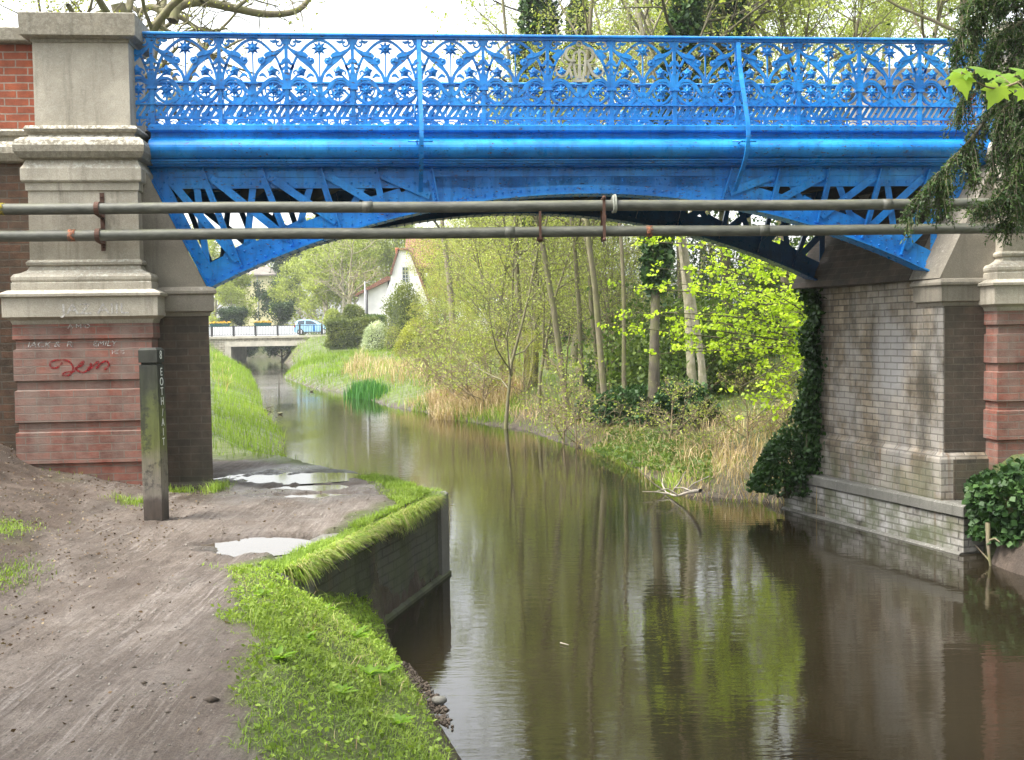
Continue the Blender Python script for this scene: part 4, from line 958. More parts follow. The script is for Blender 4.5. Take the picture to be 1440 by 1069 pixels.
def post_text(ch, z, size):
    cu = bpy.data.curves.new('lettering', 'FONT'); cu.body = ch; cu.size = size; cu.extrude = .0008; cu.align_x = 'CENTER'
    tmp = bpy.data.objects.new('lettering', cu); COL.objects.link(tmp); dg = bpy.context.evaluated_depsgraph_get(); me = bpy.data.meshes.new_from_object(tmp.evaluated_get(dg)); bpy.data.objects.remove(tmp); bpy.data.curves.remove(cu)
    o = bpy.data.objects.new('letter', me); COL.objects.link(o); me.materials.clear(); me.materials.append(M['letter']); o.parent = WP
    xx = pf_.y; yy = np.array([-.004, 0, 1.0]); nn = pf_.x
    p = pf_((hw + .006, -.0, z))[0] - ORG[WP.name]
    o.matrix_local = Matrix(((xx[0], yy[0], nn[0], p[0]), (xx[1], yy[1], nn[1], p[1]), (xx[2], yy[2], nn[2], p[2]), (0, 0, 0, 1))); me.name = 'letter'
for i, ch in enumerate('EOTH'): post_text(ch, zt - .235 - i*.082, .095)
for i, ch in enumerate('/AIT'): post_text(ch, zt - .575 - i*.082, .09)
post_text('8', zt - .095, .10)

# ------------------------------------------------------------------ plant generators
def tangent(p):
    t = np.gradient(p, axis=0); return t/np.maximum(np.linalg.norm(t, axis=1, keepdims=True), 1e-9)
def tubes_np(lines, k0=6):
    VV, QQ = [], []; b = 0
    for P, r, k in lines:
        n = len(P); T = tangent(P); ref = np.array([.31, .53, .79]); A = np.cross(T, ref); A /= np.maximum(np.linalg.norm(A, axis=1, keepdims=True), 1e-6); B = np.cross(T, A)
        an = np.arange(k)*2*math.pi/k; ca, sa = np.cos(an), np.sin(an)
        v = P[:,None,:] + r[:,None,None]*(ca[None,:,None]*A[:,None,:] + sa[None,:,None]*B[:,None,:])
        VV.append(v.reshape(-1, 3)); i = np.arange(n-1)[:,None]*k; j = np.arange(k)[None,:]; j2 = (j+1) % k
        QQ.append((np.stack([i+j, i+j2, i+k+j2, i+k+j], 2).reshape(-1, 4) + b)); b += n*k
    return np.concatenate(VV), np.concatenate(QQ)
def rdir(r, n): v = r.normal(size=(n, 3)); return v/np.linalg.norm(v, axis=1, keepdims=True)
def leaves_np(P, r, size, asp=.6, droop=.2, spread=None, facing=None, cup=.15):
    n = len(P); d = rdir(r, n); d[:,2] -= droop; 
    if facing is not None: d = d + facing
    d /= np.linalg.norm(d, axis=1, keepdims=True)
    s = rdir(r, n); s -= d*(s*d).sum(1, keepdims=True); s /= np.maximum(np.linalg.norm(s, axis=1, keepdims=True), 1e-6); nr = np.cross(d, s)
    L = (size*r.uniform(.6, 1.35, n))[:,None]; w = L*asp/2
    v = np.stack([P, P + d*L*.45 + s*w + nr*L*cup, P + d*L, P + d*L*.45 - s*w + nr*L*cup], 1).reshape(-1, 3)
    q = np.arange(4*n).reshape(n, 4); return v, q
def grow(r, H, r0, nb=(12, 6, 5), start=.3, spread=.45, elev=(25, 60), crook=.10, lean=(0, 0), trop=.12, npts=9, fork=None, taper=.9, k=(8, 5, 4, 3), shrink=(.55, .5), topout=.55, minr=.004, droop3=0):
    lines, tips = [], []
    def line(p, d, L, rad, n, ck, tr):
        P = [np.array(p, float)]; d = np.array(d, float); st = L/(n-1)
        for i in range(n-1):
            d = d + r.normal(size=3)*ck; d[2] += tr*.3; d /= np.linalg.norm(d); P.append(P[-1] + d*st)
        P = np.array(P); return P, np.maximum(rad*(1 - taper*np.linspace(0, 1, n)**1.1), minr)
    d0 = np.array([lean[0], lean[1], 1.0]); d0 /= np.linalg.norm(d0)
    T, R = line((0, 0, 0), d0, H, r0, npts, crook*.45, .05); R[0] *= 1.35; lines.append((T, R, k[0]))
    cur = [(T, R, H)]; az = r.uniform(0, 6.28)
    for lev, m in enumerate(nb):
        nxt = []
        for P, R, L in cur:
            n = len(P); tt = np.sort(r.uniform(start if lev == 0 else .22, 1.0, m))
            for t in tt:
                f = t*(n-1); i = min(int(f), n-2); p = P[i] + (P[i+1]-P[i])*(f-i); rad = (R[i] + (R[i+1]-R[i])*(f-i))
                ax = P[i+1]-P[i]; ax /= np.linalg.norm(ax); az += 2.399 + r.normal()*.4
                o = np.cross(ax, [0.3, .2, .93]) if abs(ax[2]) < .9 else np.array([1.0, 0, 0]); o -= ax*(o@ax); o /= np.linalg.norm(o); o2 = np.cross(ax, o)
                side = o*math.cos(az) + o2*math.sin(az); e = math.radians(r.uniform(*elev)) if lev == 0 else math.radians(r.uniform(30, 60))
                if lev == 0: d = side*math.cos(e) + ax*math.sin(e); LL = H*spread*(1 - topout*(t-start)/(1-start+1e-6))*r.uniform(.7, 1.2)
                else: d = side*math.sin(e) + ax*math.cos(e); LL = L*shrink[min(lev-1, 1)]*(1-.45*t)*r.uniform(.65, 1.3)
                nn = (7, 5, 4)[min(lev, 2)]
                q, qr = line(p, d, LL, max(rad*(.62 if lev == 0 else .6), minr), nn, crook*(1 + .5*lev), trop if lev < 2 else trop*.5 - droop3)
                lines.append((q, qr, k[min(lev+1, 3)])); nxt.append((q, qr, LL))
        cur = nxt
    for P, R, L in cur: tips.append(P[1:])
    return lines, np.concatenate(tips)
ARCH = {}
def tree(name, label, cat, x, y, seed, H, r0, bark, leaf, lsize=.09, lper=6, lsig=.12, group=None, key=None, sc=1.0, rz=0.0, zoff=-.08, asp=.6, ivy=None, ldroop=.2, keepz=None, **kw):
    z = float(ground_z(np.array([x]), np.array([y]))[0]) + zoff
    if key is not None and key in ARCH:
        o = copy_tree(ARCH[key]); o.location = (x, y, z); o.rotation_euler = (0, 0, rz); o.scale = (sc, sc, sc); tag(o, label, cat, group); return o
    r = np.random.default_rng(seed); lines, tips = grow(r, H, r0, **kw)
    root = thing(name, label, cat, (x, y, z), group); root.rotation_euler = (0, 0, rz); root.scale = (sc, sc, sc)
    big = [l for l in lines if l[1][0] > .012]; 
    v, q = tubes_np(lines); fast('trunk', v, q, M[bark], root, rel=False, smooth=True)
    if lper > 0:
        tt = np.repeat(tips, max(int(lper), 1), 0) if lper >= 1 else tips[r.random(len(tips)) < lper]
        tt = tt + r.normal(size=tt.shape)*lsig
        v, q = leaves_np(tt, r, lsize, asp, ldroop); cl = np.repeat(r.random(len(tips)), max(int(lper), 1)) if lper >= 1 else r.random(len(tt))
        var = np.clip(.5*cl + .5*r.random(len(tt)), 0, 1); fast('crown', v, q, M[leaf], root, rel=False, var=np.repeat(var, 4))
    if ivy:
        T, R, _ = lines[0]; n = ivy.get('n', 5000); t = r.uniform(ivy.get('t0', 0), ivy.get('t1', .75), n)*(len(T)-1); i = np.minimum(t.astype(int), len(T)-2); f = (t-i)[:,None]
        c = T[i]*(1-f) + T[i+1]*f; an = r.uniform(0, 6.28, n); lum = .65 + .7*vnoise(t*1.7, an*1.2, seed)
        o = np.stack([np.cos(an), np.sin(an), np.zeros(n)], 1); c = c + o*(r0*1.0 + ivy.get('w', .3)*lum*r.uniform(.2, 1.15, n)**.8*(.15 + .85*np.sin(np.pi*np.clip((t/(len(T)-1)-ivy.get('t0', 0))/(ivy.get('t1', .75)-ivy.get('t0', 0)), 0, 1))**.7))[:,None]; c[:,2] += r.normal(size=n)*.12
        v, q = leaves_np(c, r, ivy.get('size', .10), .9, .35, facing=o*.5); fast('ivy', v, q, M[ivy.get('mat', 'l_ivy')], root, rel=False, var=np.repeat(r.random(n)**1.2, 4))
    if key is not None: ARCH[key] = root
    return root
def blob_shrub(name, label, cat, x, y, seed, dims, n, leaf, lsize, group=None, lumps=14, bark='twig', stems=8, zoff=0, flat=None, asp=.6, rz=0, holes=.35, shell=.55, nodome=False):
    """leaves gathered in many small clumps over a shell of an uneven mound, on a few stems"""
    r = np.random.default_rng(seed); z = float(ground_z(np.array([x]), np.array([y]))[0]) + zoff
    root = thing(name, label, cat, (x, y, z), group); root.rotation_euler = (0, 0, rz)
    d = rdir(r, lumps); d[:,2] = np.abs(d[:,2]) if not nodome else d[:,2]
    cl = d*np.array(dims)*r.uniform(shell, 1.0, lumps)[:,None]; cl[:,2] += 0 if not nodome else dims[2]
    i = r.integers(0, lumps, n); sg = np.array(dims)*r.uniform(.10, .26, lumps)[i][:,None]
    p = cl[i] + r.normal(size=(n, 3))*sg; p[:,2] = np.abs(p[:,2])
    if flat is not None: p[:,2] = np.minimum(p[:,2], flat + r.normal(size=n)*.03)
    v, q = leaves_np(p, r, lsize, asp, .1); fast('foliage', v, q, M[leaf], root, rel=False, var=np.repeat(np.clip(.55*r.random(lumps)[i] + .45*r.random(n), 0, 1), 4))
    if stems:
        L = []
        for j in range(stems):
            c = cl[j % lumps]; P = np.array(cr([(r.normal()*.1*dims[0], r.normal()*.1*dims[1], -.1), c*.45 + r.normal(size=3)*.06, c], 4)); L.append((P, np.linspace(.02 + .012*dims[2], .006, len(P)), 5))
        v, q = tubes_np(L); fast('stems', v, q, M[bark], root, rel=False, smooth=True)
    return root
def blades_np(P, r, h, w, lean=.35, up=None, seg=2):
    n = len(P); az = r.uniform(0, 6.283, n); o = np.stack([np.cos(az), np.sin(az), np.zeros(n)], 1); s = np.stack([-np.sin(az), np.cos(az), np.zeros(n)], 1)
    H = (h*r.uniform(.5, 1.4, n))[:,None]; W = (w*r.uniform(.7, 1.3, n))[:,None]; le = (lean*r.uniform(.1, 1.6, n))[:,None]
    z = np.array([0, 0, 1.0]); m = P + z*H*.55 + o*H*le*.35; t = P + z*H*(1-.35*le) + o*H*le
    v = np.stack([P - s*W/2, P + s*W/2, m + s*W*.4, m - s*W*.4, t + s*W*.06, t - s*W*.06], 1).reshape(-1, 3)
    b = np.arange(n)[:,None]*6; q = np.concatenate([b + np.array([[0, 1, 2, 3]]), b + np.array([[3, 2, 4, 5]])], 0); return v, q
def scatter(r, n, poly, fn=None):
    P = np.array(poly); lo, hi = P.min(0), P.max(0); x = r.uniform(lo[0], hi[0], n); y = r.uniform(lo[1], hi[1], n); k = inside(x, y, poly); x, y = x[k], y[k]
    if fn is not None: k = r.random(len(x)) < fn(x, y); x, y = x[k], y[k]
    return x, y
def grass(name, kind, r, x, y, h, w, m, lean=.4, zoff=-.01, hn=None, group=None, label=None, cat=None):
    z = ground_z(x, y) + zoff; P = np.stack([x, y, z], 1); hh = h*(.6 + .8*vnoise(x*(hn or 2.5), y*(hn or 2.5), 77)); v, q = blades_np(P, r, hh, w, lean)
    pat = vnoise(x*1.7, y*1.7, 55); var = np.clip(.55*pat + .55*r.random(len(x)) - .05, 0, 1)
    return tag(fast(name, v, q, M[m], origin=(0, 0, 0), var=np.repeat(var, 6)), label, cat, group, kind)
# ------------------------------------------------------------------ grass, weeds, litter near the camera
r = np.random.default_rng(5)
NB_ = [(.4, -2), (.2, 3), tuple(G(655, 1080)), tuple(G(600, 990)), tuple(G(560, 930)), tuple(G(520, 880)), tuple(QN + np.array([.15, -.05])), tuple(QN+np.array([-.9, 0])), (-2.0, 6.9), (-1.9, 5.5), (-1.4, 3.5), (-1.0, 2)]
def gmask(x, y):
    z, d, riv, lf = bank(x, y); p = path_mask(x, y)
    return (~riv)*np.clip(1.15-p*1.25, 0, 1)*sst(d + .12*fbm(x*4, y*4, 61), .06, .2)
x, y = scatter(r, 190000, NB_, gmask); grass('grass', 'stuff', r, x, y, .034, .0052, 'grass', 1.0)
x, y = scatter(r, 16000, NB_, lambda x, y: gmask(x, y)*sst(vnoise(x*3, y*3, 12), .45, .75)); grass('grass', 'stuff', r, x, y, .075, .006, 'grass', .8)
x, y = scatter(r, 30000, [(a-.45 if 3 < b < 8 else a, b) for a, b in NB_], lambda x, y: (path_mask(x, y) > .15)*sst(fbm(x*3, y*3, 88), .0, .5)*np.exp(-seg_dist(x, y, PATH, True)/.12)); grass('grass', 'stuff', r, x, y, .026, .005, 'grass', 1.0)
# broad leaved weeds in the turf
x, y = scatter(r, 20000, NB_, lambda x, y: gmask(x, y)*(.25+.75*sst(vnoise(x*2.2, y*2.2, 92), .35, .7))); z = ground_z(x, y); n = 4
P = np.repeat(np.stack([x, y, z+.03], 1), n, 0); fx = r.normal(size=P.shape); fx[:,2] = np.abs(fx[:,2])*.6 + .25
v, q = leaves_np(P + r.normal(size=P.shape)*.012 - np.array([0, 0, .012]), r, .026, .62, 0, facing=fx, cup=.06); tag(fast('weed_leaves', v, q, M['grass'], origin=(0, 0, 0), var=np.repeat(r.uniform(.3, .8, len(P)), 4)), kind='stuff')
for i, (px, py, s) in enumerate([(500, 905, 1.2), (545, 925, 1.0), (430, 975, .9), (520, 960, 1.1), (460, 890, .8), (395, 1040, .9), (370, 925, .7), (560, 1010, 1.0), (480, 1030, .9)]):
    c = gnd(px, py, .45); zc = float(ground_z(np.array([c[0]]), np.array([c[1]]))[0]); root = thing('dock_plant', 'broad leaved dock plant in the grass of the near bank', 'plant', (c[0], c[1], zc), 'dock plants on the near bank')
    mb = MB(); 
    for k in range(9):
        a = k*2.4 + r.normal()*.3; el = r.uniform(.3, 1.2); L = .085*s*r.uniform(.7, 1.2); o = np.array([math.cos(a), math.sin(a), 0]); sd_ = np.array([-o[1], o[0], 0]); R = []
        for t in np.linspace(0, 1, 6):
            p = o*L*t*math.cos(el*(1-.5*t)) + np.array([0, 0, L*math.sin(el)*t*(1-.45*t)+.01]); w_ = .017*s*math.sin(math.pi*(t*.85+.1))**.8
            R.append([p - sd_*w_, p - np.array([0, 0, .006]), p + sd_*w_])
        mb.rings(R, True, False, closed=False)
    o_ = mb.build('leaves', M['l_syc'], root, rel=False); at_ = o_.data.attributes.new('var', 'FLOAT', 'POINT'); at_.data.foreach_set('value', r.uniform(.0, .45, len(o_.data.vertices)))
x, y = scatter(r, 2600, NB_, lambda x, y: gmask(x, y)*sst(fbm(x*2.5, y*2.5, 33), -.1, .5)); P = np.stack([x, y, ground_z(x, y)], 1); v, q = blades_np(P, r, .085, .0035, 1.1); tag(fast('dead_stalks', v, q, M['reed'], origin=(0, 0, 0), var=np.repeat(r.random(len(x)), 6)), kind='stuff')
# grass on the quay top and hanging over its edge
QT = [tuple(QN + lp*-.06), tuple(QB - qd*.25 + lp*-.05), tuple(QB + qd*.05 + lp*.05), tuple(G(600, 690, .8)), tuple(G(545, 672, .8)), tuple(G(500, 668, .84)), tuple(G(560, 712, .84)), tuple(G(430, 765, .84)), tuple(G(340, 805, .84)), tuple(QN + lp*.7)]
def qz(x, y): return np.maximum(ground_z(x, y), .80)
x, y = scatter(r, 95000, QT, lambda x, y: np.clip(1.1-path_mask(x, y), .0, 1)); P = np.stack([x, y, qz(x, y)-.01], 1); v, q = blades_np(P, r, .05*(.5+vnoise(x*4, y*4, 3)), .0055, .8)
tag(fast('grass', v, q, M['grass'], origin=(0, 0, 0), var=np.repeat(np.clip(.1+.35*vnoise(x*2, y*2, 4)+.45*r.random(len(x)), 0, 1), 6)), kind='stuff')
n = 5200; t = r.random(n)**1.3; e = np.stack([QN + (QB - qd*.35 - QN)*s for s in t]); e = e - lp*(r.uniform(-.05, .07, n))[:,None]; zt_ = .80 + r.uniform(-.02, .04, n)
hang = .02 + .20*vnoise(t*5, t*0, 28)*vnoise(t*14, t*0, 8)*np.interp(t, [0, .3, .7, 1], [1.5, 1.1, .8, .4]); o = np.stack([np.full(n, -lp[0]), np.full(n, -lp[1]), np.zeros(n)], 1) + r.normal(size=(n, 3))*.25
P0 = np.stack([e[:,0], e[:,1], zt_], 1); P1 = P0 + o*.05 + np.array([0, 0, .02]); P2_ = P1 + o*.035 - np.array([0, 0, 1.0])*(hang*r.uniform(.3, 1.2, n))[:,None]; s = np.cross(o, [0, 0, 1.0]); s /= np.linalg.norm(s, axis=1, keepdims=True); W = .0035
v = np.stack([P0-s*W, P0+s*W, P1+s*W, P1-s*W, P2_+s*W*.3, P2_-s*W*.3], 1).reshape(-1, 3); b = np.arange(n)[:,None]*6; q = np.concatenate([b+np.array([[0,1,2,3]]), b+np.array([[3,2,4,5]])], 0)
tag(fast('overhanging_grass', v, q, M['grass'], origin=(0, 0, 0), var=np.repeat(np.clip(r.normal(.72, .35, n), 0, 1), 6)), kind='stuff')
# tufts at the left edge and round the post and pier
for px, py, zz_, n, sx, sy, h in ((0, 728, 1.1, 1500, .10, .22, .032), (-12, 775, 1.1, 1200, .10, .25, .032), (188, 708, .9, 350, .10, .10, .07), (245, 685, .9, 250, .12, .06, .07), (262, 682, .9, 200, .08, .05, .06), (308, 690, .84, 300, .05, .18, .10), (100, 660, 1.1, 200, .2, .1, .04)):
    c = gnd(px, py, zz_); x = c[0] + r.normal(size=n)*sx; y = c[1] + r.normal(size=n)*sy; grass('grass', 'stuff', r, x, y, h, .006, 'grass', .7)
# pebbles, leaf litter and twigs on the path and earth slope
EA = [(-1.0, 3.2), (-1.6, 6.5), (-1.0, 8.6), (-.95, 10.4), (-2.2, 12.2), (-4.4, 10.9), (-6.2, 10.9), (-5.2, 7), (-3.4, 4), (-2.6, 3.2)]
x, y = scatter(r, 7000, EA); k = pud_depth(x, y) < .1; x, y = x[k], y[k]; z = ground_z(x, y); n = len(x); s = np.minimum(.0040*np.exp(r.normal(size=n)*.5), .009)
oc = np.array([(1,0,0),(0,1,0),(-1,0,0),(0,-1,0),(0,0,.8),(0,0,-.8)]); V = np.stack([x, y, z+s*.2], 1)[:,None,:] + oc[None]*s[:,None,None]*r.uniform(.6, 1.4, (n, 6, 1)); b = np.arange(n)[:,None]*6
T = np.concatenate([b + np.array([[i, (i+1) % 4, 4]]) for i in range(4)] + [b + np.array([[(i+1) % 4, i, 5]]) for i in range(4)], 0)
tag(fast('pebbles', V.reshape(-1, 3), T, M['pebble'], origin=(0, 0, 0)), kind='stuff')
x, y = scatter(r, 7000, EA, lambda x, y: np.where(x < np.interp(y, [3, 7, 11], [-2.3, -2.6, -3.0]), 1, .12)); k = pud_depth(x, y) < .1; x, y = x[k], y[k]; z = ground_z(x, y); P = np.stack([x, y, z+.006], 1); fx = r.normal(size=P.shape); fx[:,2] *= .15
v, q = leaves_np(P, r, .022, .6, 0, facing=fx*1.5); tag(fast('leaf_litter', v, q, M['litter'], origin=(0, 0, 0), var=np.repeat(r.random(len(x)), 4)), kind='stuff')
# gravel spit by the near bank
GS = [tuple(G(570, 930)), tuple(G(622, 985)), tuple(G(640, 1030)), tuple(G(590, 1000)), tuple(G(555, 950))]
x, y = scatter(r, 2500, GS); n = len(x); s = .0075*np.exp(r.normal(size=n)*.5); z = np.maximum(ground_z(x, y), .0) + .004; V = np.stack([x, y, z], 1)[:,None,:] + oc[None]*s[:,None,None]*r.uniform(.6, 1.4, (n, 6, 1)); b = np.arange(n)[:,None]*6
T = np.concatenate([b + np.array([[i, (i+1) % 4, 4]]) for i in range(4)] + [b + np.array([[(i+1) % 4, i, 5]]) for i in range(4)], 0)
tag(fast('gravel', V.reshape(-1, 3), T, M['soilclod'], origin=(0, 0, 0)), kind='stuff')
c = gnd(618, 985, .03); mb = MB(); an = np.linspace(0, 2*math.pi, 10)[:-1]; mb.rings([[(c[0]+.05*math.sin(f)*math.cos(q)*(1+.2*math.sin(3*q)), c[1]+.04*math.sin(f)*math.sin(q), c[2]+.028*math.cos(f)) for q in an] for f in np.linspace(.15, 3.0, 6)], True)
tag(mb.build('stone', M['coping']), 'pale rounded stone lying on the gravel at the water edge', 'stone')
def branch(label, pts, rad, m='deadwood', name='dead_branch', side=3, seed=1):
    rr = np.random.default_rng(seed); root = thing(name, label, 'branch', tuple(pts[0])); P = np.array(cr(pts, 5)); L = [(P - ORG[root.name], np.linspace(rad, rad*.35, len(P)), 6)]
    for i in range(side):
        j = rr.integers(len(P)//4, len(P)-1); d = rdir(rr, 1)[0]; d[2] = abs(d[2])*.7; Ln = np.linalg.norm(P[-1]-P[0])*rr.uniform(.2, .45); q = np.array([P[j]-ORG[root.name], P[j]-ORG[root.name]+d*Ln*.5, P[j]-ORG[root.name]+d*Ln+rr.normal(size=3)*.05]); L.append((q, np.linspace(rad*.5, rad*.2, 3), 5))
    v, q = tubes_np(L); fast('wood', v, q, M[m], root, rel=False, smooth=True); return root
def on(px, py, z=0.0): return gnd(px, py, z)
branch('bleached dead branch lying in the shallow water off the grassy right bank', [on(985, 690, .28), on(970, 692, .16), on(950, 697, .05), on(932, 690, .02)], .028, side=7, seed=3)
branch('pale twisted stick on the mud below the thin trunks', [on(772, 600, .03), on(778, 594, .12), on(774, 588, .22)], .02, seed=4, side=2)
branch('grey dead bough on the mud spit left of the thin trunks', [on(768, 590, .05), on(785, 585, .16), on(792, 579, .2)], .03, seed=5)
branch('small floating stick in the middle of the river', [on(788, 904, .01), on(800, 907, .012)], .006, seed=6, side=0)
branch('old branch lying on the earth slope below the left pier', [np.array([*gnd(120, 660, 1.05)[:2], 1.0]), np.array([*gnd(165, 668, 1.0)[:2], .97]), np.array([*gnd(200, 676, .95)[:2], .93])], .016, 'twig', seed=7, side=2)
branch('half sunk log floating by the left bank beyond the bridge', [on(366, 575, .02), on(373, 576, .05), on(381, 578, .02)], .05, 'barkdark', 'floating_log', 2, 8)
# mallards far off on the water
def duck(label, px, py):
    c = on(px, py); root = thing('duck', label, 'duck', (c[0], c[1], 0), 'ducks on the river'); an = np.linspace(0, 2*math.pi, 11)[:-1]; mb = MB()
    prof = [(-.26, .01, .12), (-.2, .05, .10), (-.08, .10, .07), (.06, .105, .07), (.16, .06, .08), (.21, .035, .13), (.215, .032, .2), (.235, .045, .235), (.275, .04, .24), (.31, .012, .225), (.36, .015, .215), (.38, .004, .213)]
    mb.rings([[(x, w_*math.cos(q), z + w_*.75*math.sin(q)) for q in an] for x, w_, z in prof], True); mb.build('body', M['barkdark'], root, rel=False); root.rotation_euler = (0, 0, 2.7); root.scale = (.5, .5, .5); return root
duck('dark duck swimming in the middle of the reflection', 394, 583); duck('duck swimming close to the iris clump', 438, 551)
# ------------------------------------------------------------------ bank grasses beyond the bridge
LBP = [SLp[i] for i in range(9, 20)] + [(-34, 104), (-30, 60), (-14, 30), (-6, 15.4), (-4.2, 14.2), tuple(G(420, 648, .84)), tuple(G(520, 668, .84))]
def lbm(x, y): z, d, riv, lf = bank(x, y); return (~riv)*np.clip(1.1-path_mask(x, y), 0, 1)*np.interp(y, [12, 20, 40, 100], [1, .8, .35, .12])
LN = [tuple(G(300, 640, .8)), tuple(G(300, 500, .8)), tuple(G(352, 522, .2)), tuple(G(366, 545, .3)), tuple(G(370, 565, .3)), tuple(G(402, 600, .3)), tuple(G(400, 625, .3)), tuple(G(480, 655, .6)), tuple(G(556, 674, .7)), tuple(G(540, 676, .8)), tuple(G(440, 655, .8))]
x, y = scatter(r, 260000, LN, lbm); sc_ = np.interp(y, [12, 20, 50, 100], [.5, 1, 1.6, 2.2]); z = ground_z(x, y)-.02; v, q = blades_np(np.stack([x, y, z], 1), r, .20*sc_*(.3+1.1*vnoise(x*1.1, y*.8, 15)), .009*sc_, .65)
tag(fast('bank_grass', v, q, M['grassfar'], origin=(0, 0, 0), var=np.repeat(np.clip(.55*vnoise(x*.8, y*.5, 6)+.5*r.random(len(x)), 0, 1), 6)), kind='stuff')
x, y = scatter(r, 200000, LBP, lbm); sc_ = np.interp(y, [12, 20, 50, 100], [.6, 1, 1.6, 2.2]); z = ground_z(x, y)-.02; v, q = blades_np(np.stack([x, y, z], 1), r, .22*sc_*(.4+vnoise(x*.9, y*.9, 5)), .010*sc_, .55)
tag(fast('bank_grass', v, q, M['grassfar'], origin=(0, 0, 0), var=np.repeat(np.clip(.6*vnoise(x*.5, y*.35, 6)+.5*r.random(len(x)), 0, 1), 6)), kind='stuff')
x, y = scatter(r, 9000, [tuple(G(830, 625, .2)), tuple(G(900, 650, .2)), tuple(G(1000, 680, .2)), tuple(G(1000, 610, .5)), tuple(G(870, 590, .5))]); P = np.stack([x, y, np.maximum(ground_z(x, y), 0)+.08], 1); P[:,2] += .16*r.random(len(x))*vnoise(x*2, y*2, 23); v, q = leaves_np(P, r, .07, .6, -.3); tag(fast('weed_leaves', v, q, M['l_mid'], origin=(0, 0, 0), var=np.repeat(np.clip(r.random(len(x))*.5+.5*vnoise(x*2, y*2, 24), 0, 1), 4)), kind='stuff')
RBP = SRp[9:20] + [(0, 118), (20, 100), (22, 40), (14, 26), (7, 24), (4, 22)]
def rbm(x, y): z, d, riv, lf = bank(x, y); return (~riv)*np.interp(y, [20, 40, 100], [.9, .5, .18])*np.clip(1.2-d*.06, .25, 1)
x, y = scatter(r, 300000, RBP, rbm); sc_ = np.interp(y, [15, 25, 50, 100], [.8, 1, 1.7, 2.4]); z = ground_z(x, y)-.02; v, q = blades_np(np.stack([x, y, z], 1), r, .2*sc_*(.4+vnoise(x*.8, y*.8, 7)), .011*sc_, .55)
tag(fast('bank_grass', v, q, M['grassfar'], origin=(0, 0, 0), var=np.repeat(np.clip(.6*vnoise(x*.5, y*.35, 8)+.5*r.random(len(x)), 0, 1), 6)), kind='stuff')
WG = [tuple(G(1130, 712)), tuple(G(1060, 708)), tuple(G(960, 702)), tuple(G(900, 672)), tuple(G(850, 642)), tuple(G(800, 628)), tuple(G(870, 600, .3)), tuple(G(960, 600, .6)), tuple(G(1090, 640, .6))]
x, y = scatter(r, 11000, WG, lambda x, y: .15+.85*sst(vnoise(x*1.6, y*1.6, 19), .3, .7)); z = np.maximum(ground_z(x, y), -.02); v, q = blades_np(np.stack([x, y, z], 1), r, .17*(.4+vnoise(x*1.3, y*1.3, 9)), .008, .75); tag(fast('water_grass', v, q, M['grassfar'], origin=(0, 0, 0), var=np.repeat(np.clip(.8*vnoise(x*1.5, y*1.5, 3)+.55*r.random(len(x)), 0, 1), 6)), kind='stuff')
def reeds(poly, n, h, m='reed', w=.012, lean=.7, sd=1):
    rr = np.random.default_rng(sd); x, y = scatter(rr, n, poly, lambda x, y: .25+.75*sst(vnoise(x*1.1, y*1.1, sd), .3, .6)); z = np.maximum(ground_z(x, y), 0)-.03; v, q = blades_np(np.stack([x, y, z], 1), rr, h*(.5+.8*vnoise(x*.9, y*.9, sd+1)), w, lean)
    return fast('dry_reeds' if m == 'reed' else 'green_reeds', v, q, M[m], origin=(0, 0, 0), var=np.repeat(np.clip(rr.normal(.5, .3, len(x)), 0, 1), 6))
tag(reeds([tuple(G(960, 675, .2)), tuple(G(1100, 690, .2)), tuple(G(1150, 640, .8)), (6.2, 15.6), (6.6, 17.5), tuple(G(1000, 570, .8)), tuple(G(940, 600, .6))], 6000, .40, sd=3), kind='stuff')
tag(reeds(WG, 3600, .30, sd=13, w=.008, lean=1.0), kind='stuff')
tag(reeds([tuple(G(560, 574)), tuple(G(650, 590)), tuple(G(760, 606)), tuple(G(860, 600, .4)), tuple(G(800, 560, .6)), tuple(G(640, 545, .6))], 5000, .42, sd=15, w=.014, lean=1.0), kind='stuff')
tag(reeds([tuple(G(610, 585, .1)), tuple(G(700, 590, .1)), tuple(G(740, 560, .4)), tuple(G(680, 545, .6)), tuple(G(600, 555, .4))], 9000, .65, sd=5, w=.016), kind='stuff')
tag(reeds([tuple(G(480, 535, .3)), tuple(G(640, 560, .3)), tuple(G(640, 535, .6)), tuple(G(500, 510, .6))], 8000, .8, sd=6, w=.022), kind='stuff')
tag(reeds([tuple(G(296, 560, .4)), tuple(G(325, 560, .4)), tuple(G(330, 520, .5)), tuple(G(296, 510, .6))], 1500, .5, sd=9, w=.022), kind='stuff')
tag(reeds([tuple(G(640, 592)), tuple(G(600, 580)), tuple(G(575, 578)), tuple(G(620, 562, .3)), tuple(G(745, 570, .3)), tuple(G(720, 595, .1))], 7000, .30, 'grassfar', .014, .5, sd=8), kind='stuff')
ic = [G(490+i*5.5, 557-0*i, .0) for i in range(11)]; n = 1500; rr = np.random.default_rng(2); c0, c1 = on(498, 556), on(540, 562); t = rr.random(n); P = c0 + (c1-c0)*t[:,None] + rr.normal(size=(n, 3))*np.array([.16, .7, 0]); P[:,2] = -.05
v, q = blades_np(P, rr, .62*(1-.4*np.abs(t-.55)), .035, .18); tag(fast('iris_clump', v, q, M['iris'], var=np.repeat(rr.random(n), 6)), 'dense clump of upright dark green iris blades standing in the water', 'iris')


